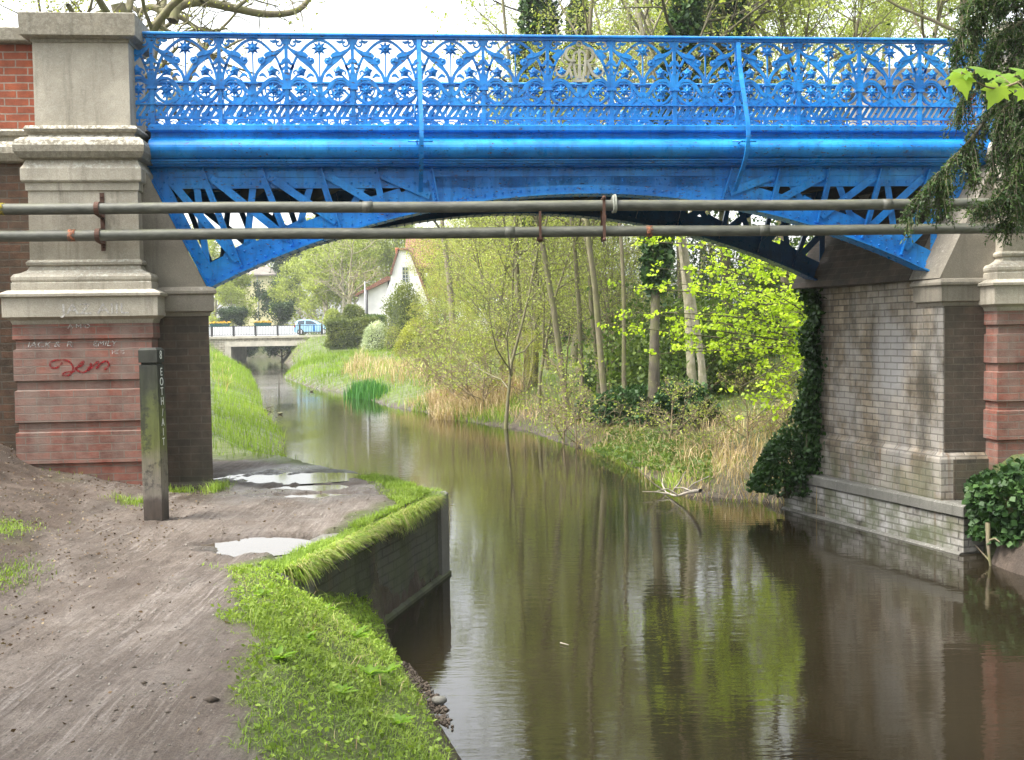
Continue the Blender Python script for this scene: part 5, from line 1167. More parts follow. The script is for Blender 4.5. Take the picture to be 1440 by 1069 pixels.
x, y = scatter(r, 4200, EA, lambda x, y: .25 + .75*sst(fbm(x*2, y*2, 71), .0, .5)); k = pud_depth(x, y) < .2; x, y = x[k], y[k]; n = len(x); z = ground_z(x, y); s = .0048*np.exp(r.normal(size=n)*.55)
V = np.stack([x, y, z+s*.1], 1)[:,None,:] + oc[None]*s[:,None,None]*r.uniform(.5, 1.5, (n, 6, 1))*np.array([1, 1, .6]); b = np.arange(n)[:,None]*6
T = np.concatenate([b + np.array([[i, (i+1) % 4, 4]]) for i in range(4)] + [b + np.array([[(i+1) % 4, i, 5]]) for i in range(4)], 0)
tag(fast('soil_clods', V.reshape(-1, 3), T, M['soilclod'], origin=(0, 0, 0)), kind='stuff')
# ------------------------------------------------------------------ far road bridge, car, houses
YB = 104.0
def fx(px, Y=YB): return float(at(px, 470, Y)[0])
def fz(px, py, Y=YB): return float(at(px, py, Y)[2])
zr = fz(400, 471.5)
RB = thing('road_bridge', 'low pale stone road bridge with black railings across the far end of the river', 'bridge', (fx(400), YB, 0))
x0, x1 = fx(230), fx(560); ox0, ox1 = fx(333), fx(488)
def P3(nm, m, *bs):
    mb = MB()
    for b in bs: mb.box(*b)
    return mb.build(nm, M[m], RB)
zo = fz(400, 486.5); zb2 = fz(400, 479.5)
P3('wing_wall', 'rubble', (x0, fx(316), YB, YB+6, -.5, zr-.25)); P3('wing_wall', 'rubble', (fx(500), x1, YB, YB+6, -.5, zr-.25))
P3('abutment_pier', 'concrete', (fx(316), fx(324.5), YB-.12, YB+6, -.5, zo)); P3('abutment_pier', 'concrete', (ox1-.4, fx(500), YB-.12, YB+6, -.5, zo))
P3('beam', 'concrete', (fx(316), fx(500), YB-.16, YB+6, zo, zb2)); P3('spandrel', 'rubble', (fx(316), fx(500), YB+.0, YB+6, zb2, zr-.25))
P3('string_course', 'concrete', (x0, x1, YB-.22, YB+6.1, zr-.248, zr-.02))
zt_ = fz(400, 457.6)
P3('top_bar', 'blackpaint', (x0, fx(467), YB+.03, YB+.09, zt_-.06, zt_)); P3('bottom_bar', 'blackpaint', (x0, fx(467), YB+.03, YB+.09, zr+.06, zr+.11))
px = 297.5
while px < 480:
    if px < 470: P3('railing_post', 'blackpaint', (fx(px)-.09, fx(px)+.09, YB, YB+.12, zr-.02, zt_+.05))
    px += 31
mb = MB()
for x in np.arange(x0, fx(467), .155): mb.box(x-.022, x+.022, YB+.05, YB+.07, zr+.11, zt_-.06)
mb.build('balusters', M['blackpaint'], RB)
P3('white_parapet', 'whitepaint', (x0, fx(540), YB+5.4, YB+5.6, zr-.02, zt_+.05)); P3('carriageway', 'road', (x0, x1, YB+.3, YB+5.4, zr-.03, zr-.014))
for lab, a, b in (('green flower trough with yellow blooms on the road bridge railing, beside the abutment', 296, 324), ('green flower trough with yellow blooms halfway along the road bridge railing', 358, 382)):
    root = thing('flower_trough', lab, 'planter', (fx((a+b)/2), YB-.1, zt_-.1), 'flower troughs on the road bridge'); mb = MB(); z0 = zt_-.02
    mb.rings([[(fx(a)+.08, YB-.22, z0), (fx(b)-.08, YB-.22, z0), (fx(b)-.08, YB+.10, z0), (fx(a)+.08, YB+.10, z0)], [(fx(a), YB-.30, z0+.30), (fx(b), YB-.30, z0+.30), (fx(b), YB+.16, z0+.30), (fx(a), YB+.16, z0+.30)]]); mb.build('box', M['trough'], root)
    rr = np.random.default_rng(int(a)); n = 260; P = np.stack([rr.uniform(fx(a), fx(b), n), rr.uniform(YB-.3, YB+.16, n), z0+.30+.14*rr.random(n)], 1); v, q = leaves_np(P, rr, .11, .9, 0); fast('blooms', v, q, M['petals'], root)
    rr = np.random.default_rng(int(a)+1); P[:,2] -= .08; v, q = leaves_np(P, rr, .12, .6, 0); fast('foliage', v, q, M['l_mid'], root, var=np.repeat(rr.random(n), 4))
# the car: facing right, seen from its side
CX0, CX1 = fx(413, YB+1.6), fx(464, YB+1.6); CL = CX1-CX0; cz = zr-.01; cy = YB+1.6
CAR = thing('parked_car', 'pale blue hatchback with a darker blue side panel on the road bridge', 'car', ((CX0+CX1)/2, cy, cz))
def cs(t, h): return (CX0 + CL*t, cz + h)
hh = fz(440, 449.2, cy) - cz; s = hh/1.5
prof = [(.02, .30), (.005, .55), (.012, .90), (.04, 1.02), (.075, 1.36), (.13, 1.46), (.30, 1.50), (.47, 1.46), (.56, 1.36), (.70, 1.04), (.86, .92), (.965, .78), (.995, .58), (.99, .32), (.93, .22), (.07, .22)]
pr = [cs(t, h*s) for t, h in prof]; mid_ = np.mean(pr, 0); mb = MB(); R = []
for y, k, kk in ((0, .965, .02), (.06, 1, 0), (1.62, 1, 0), (1.68, .965, .02)):
    R.append([(mid_[0] + (x-mid_[0])*k, cy + y + (max(0, (z-cz)/s - .95)*.32 if y < 1 else -max(0, (z-cz)/s - .95)*.32), mid_[1] + (z-mid_[1])*k) for x, z in pr])
mb.rings(R, False); mb.build('body', M['carpaint'], CAR)
def cpoly(nm, m, pts, y=.0, lift=.01):
    mb = MB(); f = [(CX0+CL*t, cy + y + max(0, h-.95)*.32 - lift, cz+h*s) for t, h in pts]; b_ = [(a, c+.02, d) for a, c, d in f]; mb.rings([f, b_]); return mb.build(nm, M[m], CAR)
cpoly('window', 'glass', [(.10, 1.02), (.125, 1.36), (.30, 1.42), (.30, 1.03)]); cpoly('window', 'glass', [(.325, 1.03), (.325, 1.42), (.47, 1.39), (.54, 1.31), (.655, 1.03)])
cpoly('door_panel', 'carstripe', [(.53, .36), (.53, .98), (.57, 1.0), (.585, .72), (.60, .36)], 0, .012); cpoly('tail_lamp', 'redlamp', [(.012, .78), (.02, 1.0), (.045, 1.0), (.045, .78)]); cpoly('headlight', 'lampglass', [(.88, .70), (.90, .82), (.96, .74), (.965, .66)]); cpoly('sill', 'blackpaint', [(.2, .22), (.2, .30), (.8, .30), (.8, .22)]); cpoly('door_handle', 'carstripe', [(.36, .88), (.36, .92), (.41, .92), (.41, .88)], 0, .03)
for t in (.185, .825):
    for y in (-.015, 1.50):
        mb = MB(); c = np.array([CX0+CL*t, cy+y, cz+.31*s]); an = np.linspace(0, 2*math.pi, 19)[:-1]; r_ = .31*s
        mb.rings([[(c[0]+q*math.cos(a), c[1]+yy, c[2]+q*math.sin(a)) for a in an] for q, yy in ((r_*.7, .0), (r_*.95, .0), (r_, .03), (r_, .17), (r_*.9, .2))]); wh = mb.build('wheel', M['tyre'], CAR)
        mb = MB(); mb.rings([[(c[0]+q*math.cos(a), c[1]+yy, c[2]+q*math.sin(a)) for a in an] for q, yy in ((r_*.25, -.015), (r_*.66, -.01), (r_*.68, .03))]); mb.build('rim', M['hub'], wh, rel=True)
ORG_W = None
# white cottage
YH = 96.0
def hx(px, Y=YH): return float(at(px, 430, Y)[0])
def hz(px, py, Y=YH): return float(at(px, py, Y)[2])
HG = thing('white_house', 'white rendered cottage with a steep gable and red brown tiled roof beyond the hedges', 'house', (hx(575), YH, 2.2))
def hp(nm, m, pts, y0, y1, par=None):
    mb = MB(); mb.rings([[(hx(a), y0, hz(a, b)) for a, b in pts], [(hx(a), y1, hz(a, b)) for a, b in pts]]); return mb.build(nm, M[m], par or HG)
gab = [(536, 480), (543, 415), (553, 382), (563, 352), (575, 352), (587, 378), (602, 420), (606, 480)]
hp('gable_wall', 'render_white', gab, YH, YH+7)
hp('gable_roof', 'tile', [(575.5, 349.5), (577, 351), (604, 420), (608, 428), (605, 428.5), (601, 421)], YH-.25, YH+7.2); hp('gable_roof', 'tile', [(562, 349.5), (575.6, 349.5), (575.5, 352), (562.5, 352)], YH-.25, YH+7.2); hp('gable_roof', 'tile', [(560.5, 350), (562.6, 350), (552, 386), (549, 386)], YH-.25, YH+7.2)
hp('side_wall', 'render_white', [(504, 480), (504, 412), (545, 394), (545, 480)], YH+.4, YH+6); hp('lean_to_roof', 'tile', [(499, 417), (501, 413), (546, 388), (549.5, 390), (549, 394)], YH-.1, YH+6.3)
hp('wing_wall', 'housebrick', [(604, 480), (604, 380), (720, 375), (720, 480)], YH+1.5, YH+8); hp('white_band', 'render_white', [(604.5, 480), (604.5, 418), (719.5, 418), (719.5, 480)], YH+1.42, YH+1.6)
mb = MB(); a0, a1 = hx(566), hx(725); ze = hz(640, 374); zq = hz(640, 325); mb.rings([[(a0, YH+1.0, ze-.1), (a0, YH+1.0, ze+.05), (a0, YH+4.8, zq), (a0, YH+8.6, ze+.05), (a0, YH+8.6, ze-.1), (a0, YH+4.8, zq-.2)], [(a1, YH+1.0, ze-.1), (a1, YH+1.0, ze+.05), (a1, YH+4.8, zq), (a1, YH+8.6, ze+.05), (a1, YH+8.6, ze-.1), (a1, YH+4.8, zq-.2)]]); mb.build('main_roof', M['tile'], HG)
def win(px0, px1, py0, py1, y, nv=2, nh=3, fr='render_white', par=None):
    mb = MB(); mb.box(hx(px0), hx(px1), y-.03, y+.05, hz(px0, py1), hz(px0, py0)); w_ = mb.build('window', M['glass'], par or HG)
    mb = MB(); X0, X1, Z0, Z1 = hx(px0), hx(px1), hz(px0, py1), hz(px0, py0)
    for i in range(nv+1): x = X0+(X1-X0)*i/nv; mb.box(x-.035, x+.035, y-.07, y-.031, Z0, Z1)
    for i in range(nh+1): z = Z0+(Z1-Z0)*i/nh; mb.box(X0-.035, X1+.035, y-.075, y-.0705, z-.035, z+.035)
    mb.build('frame', M[fr], w_); return w_
win(567, 575, 376, 397, YH, 2, 4, 'metalpost'); win(621, 637, 360, 383, YH+1.5, 3, 3, 'render_white'); win(655, 672, 425, 445, YH+1.42, 3, 3); win(548, 556, 426, 444, YH, 2, 2, 'metalpost')
hp('window_sill', 'render_white', [(619, 386), (619, 384), (639, 384), (639, 386)], YH+1.2, YH+1.5)
mb = MB(); cx_, cz0, cz1 = hx(556), hz(556, 372), hz(556, 356); mb.box(cx_-.22, cx_+.22, YH+2.2, YH+2.65, cz0-1.2, cz1-.3); ch = mb.build('chimney', M['housebrick'], HG)
mb = MB(); mb.lathe([(.19, 0), (.15, .08), (.14, .75), (.18, .8), (.18, .95)], (cx_, YH+2.4, cz1-.3), 10); mb.build('chimney_pot', M['potclay'], ch)
mb = MB(); X = hx(516.3); mb.tube([(X, YH-.15, hz(516, 480)), (X, YH-.15, hz(516, 408))], .10, 8); mb.build('drainpipe', M['blackpaint'], HG)
mb = MB(); X = hx(519); mb.tube([(X, YH-2.5, hz(516, 480)), (X, YH-2.5, hz(516, 398))], .055, 8); mb.tube([(X, YH-2.5, hz(516, 400)), (X+.5, YH-2.5, hz(516, 398))], .03, 6); tag(mb.build('street_lamp', M['metalpost']), 'slim grey lamp pole in front of the white cottage', 'lamp post')
# cream house behind the trees
YY = 150.0
HY = thing('cream_house', 'cream house with a hipped grey roof glimpsed among the trees beyond the road bridge', 'house', (float(at(365, 420, YY)[0]), YY, 2.7))
def yx(px): return float(at(px, 430, YY)[0])
def yz(py): return float(at(365, py, YY)[2])
mb = MB(); mb.box(yx(335), yx(385), YY, YY+8, 2, yz(388)); mb.build('wall', M['render_cream'], HY)
mb = MB(); mb.rings([[(yx(330), YY-.5, yz(388)), (yx(390), YY-.5, yz(388)), (yx(390), YY+8.5, yz(388)), (yx(330), YY+8.5, yz(388))], [(yx(330), YY-.5, yz(386.5)), (yx(390), YY-.5, yz(386.5)), (yx(390), YY+8.5, yz(386.5)), (yx(330), YY+8.5, yz(386.5))], [(yx(347), YY+3.5, yz(373)), (yx(372), YY+3.5, yz(373)), (yx(372), YY+4.5, yz(373)), (yx(347), YY+4.5, yz(373))]]); mb.build('roof', M['slate'], HY)
mb = MB(); mb.box(yx(345), yx(354), YY-.05, YY+.1, yz(402), yz(392)); w_ = mb.build('window', M['glass'], HY); mb = MB(); mb.box(yx(344.2), yx(354.8), YY-.08, YY-.055, yz(397.5), yz(396.5)); mb.box(yx(349.2), yx(349.8), YY-.09, YY-.056, yz(402), yz(392)); mb.build('frame', M['render_white'], w_)
mb = MB(); X = yx(363); mb.tube([(X, YY-.1, 2), (X, YY-.1, yz(388))], .08, 6); mb.build('drainpipe', M['metalpost'], HY)

# ------------------------------------------------------------------ hedges and garden shrubs by the far bridge
def hedge(name, label, px0, px1, pyb, pyt, Y, dep, seed, leaf='l_hedge', n=17000, ls=.15, dome=False):
    rr = np.random.default_rng(seed); a, b = at(px0, 470, Y)[0], at(px1, 470, Y)[0]; zb_ = float(at(px0, pyb, Y)[2]); zt = float(at(px0, pyt, Y)[2]); root = thing(name, label, 'hedge' if not dome else 'shrub', ((a+b)/2, Y, zb_))
    w_, h_ = (b-a)/2, zt-zb_; d = rr.uniform(-1, 1, (n, 3)); ax = rr.integers(0, 3, n); d[np.arange(n), ax] = np.sign(d[np.arange(n), ax]); d[:,2] = np.where(ax == 2, 1, d[:,2])
    if dome: d = rdir(rr, n); d[:,2] = np.abs(d[:,2]); P = d*np.array([w_, dep/2, h_])
    else: P = d*np.array([w_, dep/2, h_/2]) + np.array([0, 0, h_/2])
    P = P*(1 + .0) + rr.normal(size=(n, 3))*.05*h_ + np.stack([vnoise(P[:,0]*1.2, P[:,2]*1.2, seed)-.5, vnoise(P[:,0], P[:,2], seed+1)-.5, vnoise(P[:,0]*1.1, P[:,1], seed+2)-.5], 1)*.22*h_
    v, q = leaves_np(P, rr, ls, .6, 0); fast('foliage', v, q, M[leaf], root, rel=False, var=np.repeat(np.clip(.6*vnoise(P[:,0]*1.5, P[:,2]*1.5, seed) + .4*rr.random(n), 0, 1), 4))
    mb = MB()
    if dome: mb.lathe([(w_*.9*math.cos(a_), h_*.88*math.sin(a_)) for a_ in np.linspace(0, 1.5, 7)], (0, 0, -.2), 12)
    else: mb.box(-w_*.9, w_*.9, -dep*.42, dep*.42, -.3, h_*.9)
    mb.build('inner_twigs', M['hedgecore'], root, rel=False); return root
hedge('clipped_hedge', 'square clipped green hedge at the right end of the road bridge', 463, 528, 487, 453, 92, 2.6, 1)
hedge('clipped_hedge', 'lower dark clipped hedge in front of the white cottage drainpipe', 508, 542, 460, 445, 94, 1.5, 2, 'l_mid', 4000)
hedge('dome_shrub', 'round clipped dome shrub behind the square hedge', 482, 512, 457, 431, 93.5, 2.2, 3, 'l_hedge', 5000, dome=True)
hedge('golden_conifer', 'tall golden green conical conifer in front of the white gable', 540, 602, 495, 404, 78, 3.0, 4, 'l_hedge', 12000, .13, dome=True)
hedge('golden_shrub', 'bright golden shrub left of the budding willows', 560, 625, 505, 448, 66, 2.5, 5, 'l_gold', 9000, .12, dome=True)
hedge('blossom_shrub', 'white flowering shrub between the square hedge and the golden conifer', 512, 548, 492, 456, 84, 2, 6, 'l_white', 6000, .11, dome=True)
hedge('pale_shrub', 'small pale shrub at the corner of the road bridge behind the car', 458, 480, 456, 436, 112, 2, 7, 'l_bud', 4000, .16, dome=True)
# ------------------------------------------------------------------ trees beyond the road bridge
G1 = 'trees beyond the road bridge'
def tp(px, Y): return float(at(px, 470, Y)[0])
kwt = dict(start=.18, spread=.42, elev=(15, 60), nb=(15, 6, 5))
for i, (px, Y, H, key, sc) in enumerate([(300, 128, 13, 'B', 1), (330, 122, 10, 'A', .75), (375, 165, 16, 'A', 1.25), (420, 135, 13, 'A', 1.0), (455, 125, 14, 'B', 1.05), (485, 120, 15, 'A', 1.15), (520, 128, 15, 'B', 1.15), (545, 135, 17, 'A', 1.3), (265, 135, 15, 'B', 1.1), (440, 180, 20, 'B', 1.35), (590, 140, 17, 'A', 1.05), (350, 190, 18, 'B', 1.2), (500, 185, 21, 'A', 1.5), (640, 150, 18, 'B', 1.05), (700, 130, 17, 'A', 1.25), (230, 170, 20, 'A', 1.4)]):
    tree('budding_tree', 'budding olive green tree in the wood beyond the road bridge', 'tree', tp(px, Y), Y, 20+(key == 'B'), 12.5, .22, 'barkpale', 'l_bud', .26, 7, .28, G1, 'far'+key, sc, i*1.3, **kwt)
for i, (px, Y, sc, lab) in enumerate([(392, 140, 1.0, 'dark evergreen tree rising beside the cream house'), (345, 116, .55, 'dark green bushy tree below the cream house'), (396, 114, .58, 'dark rounded bush tree behind the middle of the road bridge'), (312, 114, .5, 'dark bush tree behind the left flower trough')]):
    tree('evergreen_tree', lab, 'tree', tp(px, Y), Y, 30, 11, .2, 'barkdark', 'l_dark', .3, 12, .28, None, 'farE', sc, i*2.1, start=.06, spread=.34, nb=(18, 6, 4), elev=(10, 45))
tree('bare_tree', 'pale bare many branched tree left of the white cottage', 'tree', tp(492, 100), 100, 33, 9.5, .28, 'barkpale', 'l_bud', .16, .8, .15, start=.22, spread=.55, nb=(10, 6, 6), elev=(25, 60), crook=.16, k=(8, 5, 4, 4), minr=.018)
# ------------------------------------------------------------------ trees of the right bank
G2 = 'slender budding trees on the right bank'
tr_kw = dict(start=.35, spread=.24, elev=(25, 55), nb=(12, 5, 4), crook=.12, taper=.62, npts=12)
def bankx(px, py, z): p = gnd(px, py, z); return float(p[0]), float(p[1])
tl = [(800, 588, .3, 10.5, .082, (-.075, .02), 'left of the two slim pale trunks rising from the mud spit, leaning left'), (856, 598, .3, 11.5, .080, (-.045, .01), 'right slim pale trunk rising from the mud spit, upright'), (822, 574, .45, 9.5, .075, (-.10, .05), 'thin leaning trunk just behind the pair on the mud spit'),
      (845, 570, .5, 10, .07, (-.06, .1), 'thin pale trunk behind the upright trunk on the mud spit'), (880, 560, .8, 11, .06, (-.12, .0), 'thin trunk leaning left behind the ivy ground cover')]
for i, (px, py, z, H, r0, lean, lab) in enumerate(tl):
    x, y = bankx(px, py, z); tree('slender_tree', lab, 'tree', x, y, 40+i, H, r0, 'barkmoss', 'l_bud', .055, 4, .10, G2, lean=lean, **tr_kw)
for i, (px, Y, H, r0, lab) in enumerate([(745, 33, 11, .10, 'thin tree left of the mud spit trunks'), (705, 36, 10, .08, 'thin budding tree behind the straw coloured reeds'), (770, 38, 13, .08, 'taller thin tree behind the mud spit'), (925, 27, 12, .08, 'thin pale tree in front of the ivy clad trunk'), (975, 25, 13, .11, 'pale bare trunk behind the lime green maple'), (990, 24, 12, .09, 'second pale bare trunk behind the lime green maple')]):
    x = tp(px, Y); tree('slender_tree', lab, 'tree', x, Y, 60+i, H, r0, 'barkpale' if i > 2 else 'barkmoss', 'l_bud', .06, 4, .10, G2, lean=((-.05, 0), (.04, 0), (-.03, .03), (-.02, 0), (-.03, 0), (.0, 0))[i], **tr_kw)
rq = np.random.default_rng(77)
for i in range(20):
    px, Y = rq.uniform(690, 900), rq.uniform(26, 46)
    tree('sapling', 'thin twiggy sapling in the tangle of stems around the mud spit trunks', 'tree', tp(px, Y), Y, 150 + i % 3, 6.5, .038, 'barkmoss', 'l_bud', .052, 4, .10, 'saplings around the mud spit', 'S%d' % (i % 3), rq.uniform(.75, 1.25), rq.uniform(0, 6.28), start=.12, spread=.42, nb=(13, 6, 4), elev=(25, 65), crook=.15, taper=.85, lean=(rq.normal()*.12, rq.normal()*.1), minr=.005)
G3 = 'budding willow bushes on the right bank'
wk = dict(start=.05, spread=.62, elev=(25, 70), nb=(16, 7, 5), crook=.16, topout=.35, taper=.85)
for i, (px, Y, H, key, sc, rz, lab) in enumerate([(640, 74, 5, 'W1', 1.5, 0, 'left budding willow bush in front of the cottage wing'), (690, 70, 5, 'W2', 1.55, 1, 'second budding willow bush from the left'), (628, 60, 5, 'W2', .75, 2.5, 'budding willow bush nearest the golden conifer'), (735, 52, 6, 'W1', 1.25, 3.3, 'budding willow bush behind the thin trunks'), (665, 80, 6, 'W1', 1.8, 4.2, 'tallest budding willow bush, in front of the brick wing'), (790, 62, 6, 'W2', 1.45, 5, 'budding bush deep behind the mud spit'), (655, 40, 4, 'W2', .42, .4, 'low budding bush beside the straw reeds'), (835, 72, 6, 'W1', 1.6, .9, 'budding bush in the gap right of the trunks'), (672, 36, 5, 'W1', .42, 1.9, 'low yellow bush leaning over the straw reeds'), (612, 66, 5, 'W1', .9, 2.9, 'yellow budding bush right of the golden conifer'), (722, 42, 5, 'W2', .85, 3.9, 'budding bush close behind the leftmost thin trunks'), (765, 44, 5, 'W1', .9, 5.6, 'yellow budding bush right behind the mud spit'), (715, 64, 5, 'W2', 1.5, .2, 'taller budding bush in the middle of the willow group'), (600, 44, 5, 'W2', .3, 1.2, 'little bush behind the iris clump'), (690, 33, 5, 'W2', .36, 2.2, 'scrubby bush on the bank edge before the reeds'), (735, 31, 5, 'W1', .38, 3.1, 'scrubby bush on the bank edge by the mud spit')]):
    tree('willow_bush', lab, 'bush', tp(px, Y), Y, 70+(key == 'W2'), 5.2, .07, 'twig', 'l_gold' if key == 'W1' else 'l_bud', .062, 7, .14, G3, key, sc, rz, **wk)
# ivy clad trunks rising behind the bridge
for i, (px, Y, H, r0, lean, t1, lab) in enumerate([(748, 33, 15, .16, (.012, 0), .85, 'ivy clad trunk showing above the railing left of the monogram'), (918, 23, 15, .15, (-.01, 0), .75, 'ivy clad trunk right of the slim pale trunks'), (806, 40, 16, .2, (.02, 0), .85, 'ivy clad trunk showing above the railing over the monogram'), (965, 36, 16, .22, (.02, 0), .9, 'ivy clad trunk behind the middle of the railing'), (1035, 30, 15, .22, (-.02, 0), .85, 'ivy clad trunk above the right curved stay')]):
    tree('ivy_clad_tree', lab, 'tree', tp(px, Y), Y, 80+i, H, r0*.8, 'barkdark', 'l_bud', .11, 2, .12, 'ivy clad trees behind the bridge', lean=lean, ivy=dict(n=9000, t0=.32 if i != 1 else .2, t1=t1, w=.45 if i != 1 else .28, size=.13, mat='l_ivy'), start=.4, spread=.32, nb=(13, 6, 5), elev=(15, 55), crook=.13, taper=.8)
G4 = 'tall budding trees behind the right half of the bridge'
for i, (px, Y, key, sc, rz, lab) in enumerate([(752, 50, 'T1', 1.0, 0, 'tall brown twiggy tree above the railing just left of the monogram'), (1010, 44, 'T2', 1.0, 1, 'tall budding tree above the right stay'), (1110, 32, 'T2', .95, 2, 'budding tree above the right part of the railing'), (1190, 30, 'T1', .95, 3, 'budding tree over the right end of the railing'), (1260, 36, 'T2', 1.1, 4, 'budding tree behind the far right stone pier'), (780, 66, 'T1', 1.25, 5, 'tall bare tree deep behind the ivy clad trunks'), (1080, 56, 'T1', 1.35, .6, 'tall budding tree deep behind the lime green maple'), (790, 60, 'T2', 1.1, 1.7, 'tall tree deep behind the willow bushes'), (1340, 28, 'T2', 1.0, 2.6, 'budding tree behind the yew'), (1150, 42, 'T2', 1.15, 4.4, 'full budding tree above the right quarter of the railing'), (1225, 48, 'T2', 1.3, 5.2, 'full budding tree above the far right stone pier'), (1065, 40, 'T2', 1.05, .9, 'budding tree just right of the right stay'), (985, 70, 'T2', 1.4, 3.5, 'tall tree far behind the ivy clad trunks')]):
    tree('tall_tree', lab, 'tree', tp(px, Y), Y, 90+(key == 'T2'), 13.5, .17, 'bark', 'l_bud', .09, 5 if key == 'T1' else 14, .18, G4, key, sc, rz, start=.36, spread=.42, nb=(14, 7, 5), elev=(10, 55), crook=.14)
# dark understorey
G5 = 'dark understorey bushes on the right bank'
for i, (px, Y, dims, n, leaf, lab) in enumerate([(905, 30, (1.6, 1.4, 1.2), 9000, 'l_dark', 'dark bush under the ivy clad trunk'), (960, 27, (2.2, 1.8, 2.4), 9000, 'l_mid', 'green bush behind the lime maple sprays'), (770, 55, (3.2, 2.5, 2.8), 9000, 'l_dark', 'dark bush beyond the little lawn'), (840, 56, (3.4, 2, 3.6), 10000, 'l_dark', 'dark bush between the pale trunks and the ivy'), (1015, 38, (4, 2.5, 4.5), 14000, 'l_dark', 'large dark evergreen mass behind the maple'), (1120, 34, (2.6, 2, 3.0), 9000, 'l_mid', 'green bush beside the right abutment'), (690, 66, (4, 3, 3.6), 9000, 'l_mid', 'green bush far behind the willow bushes'), (900, 84, (7, 4, 8.5), 14000, 'l_dark', 'large dark evergreen mass far behind the trunks'), (1200, 34, (4, 3, 5), 12000, 'l_mid', 'green mass behind the right stone piers'), (1330, 27, (4, 3, 6), 12000, 'l_dark', 'dark evergreen behind the right wing wall')]):
    blob_shrub('understorey_bush', lab, 'bush', tp(px, Y), Y, 100+i, dims, n, leaf, .13, G5, 22, stems=9)
# yellow leaved bush behind the left pier and the old tree over it
LT = tree('old_tree', 'large old mossy tree with a long bare limb above the left railing end', 'tree', tp(224, 24), 24, 7, 9.2, .34, 'barkmoss', 'l_gold', .075, .6, .12, lean=(.035, 0), start=.62, spread=.55, nb=(9, 6, 5), elev=(5, 50), crook=.17, taper=.55, minr=.010)
rr = np.random.default_rng(17)
lz = float(ground_z(np.array([tp(224, 24)]), np.array([24.]))[0]) - .08; o3 = np.array([tp(224, 24), 24, lz]); L = []; tips = []
for pts, r0, r1 in (([(243, 30), (252, 8), (285, 3), (330, 12), (372, 20), (412, 17), (432, 2), (440, -20)], .13, .05), ([(240, 24), (215, 10), (196, 16), (180, 4)], .10, .04), ([(250, 22), (275, 38), (292, 44), (320, 40)], .06, .02), ([(330, 12), (360, -8), (390, -14), (420, -30)], .05, .02), ([(285, 3), (300, -20), (340, -50)], .09, .04)):
    P = np.array(cr([at(a, b, 24 + .15*i) - o3 for i, (a, b) in enumerate(pts)], 5)); L.append((P, np.linspace(r0, r1, len(P)), 7))
    for j in range(16):
        k = rr.integers(2, len(P)); d = rdir(rr, 1)[0]; d[1] *= .5; ln = rr.uniform(.5, 1.5); q = np.array(cr([P[k], P[k] + d*ln*.5 + rr.normal(size=3)*.08, P[k] + d*ln + rr.normal(size=3)*.15], 4)); L.append((q, np.linspace(.018, .006, len(q)), 4)); tips.append(q[3:])
v, q = tubes_np(L); fast('limb', v, q, M['barkmoss'], LT, rel=False, smooth=True)
tips = np.concatenate(tips); tips = tips + rr.normal(size=(len(tips), 3))*.08; v, q = leaves_np(tips, rr, .07, .6); fast('foliage', v, q, M['l_gold'], LT, rel=False, var=np.repeat(rr.random(len(tips)), 4))
blob_shrub('leafy_bush', 'yellow green leafy bush squeezed behind the left pier and the railing end', 'bush', tp(172, 17.5), 17.5, 120, (.62, .9, 4.6), 9000, 'l_gold', .07, None, 26, stems=8)
tree('slender_tree', 'thin upright trunk behind the cap of the left stone pier', 'tree', tp(112, 27), 27, 121, 12, .12, 'bark', 'l_gold', .08, 2, .1, start=.4, spread=.3, nb=(9, 5, 4), elev=(10, 50))
tree('twiggy_tree', 'twiggy tree rising at the far left above the orange parapet', 'tree', tp(20, 24), 24, 122, 11, .2, 'barkmoss', 'l_bud', .07, 2, .1, start=.35, spread=.5, nb=(13, 7, 5), elev=(0, 50), crook=.17)
tree('twiggy_tree', 'bare twiggy tree whose crown spreads over the middle of the railing', 'tree', tp(640, 55), 55, 123, 12.5, .2, 'bark', 'l_bud', .08, .5, .12, start=.5, spread=.5, nb=(12, 6, 5), elev=(0, 45), crook=.17, minr=.008)
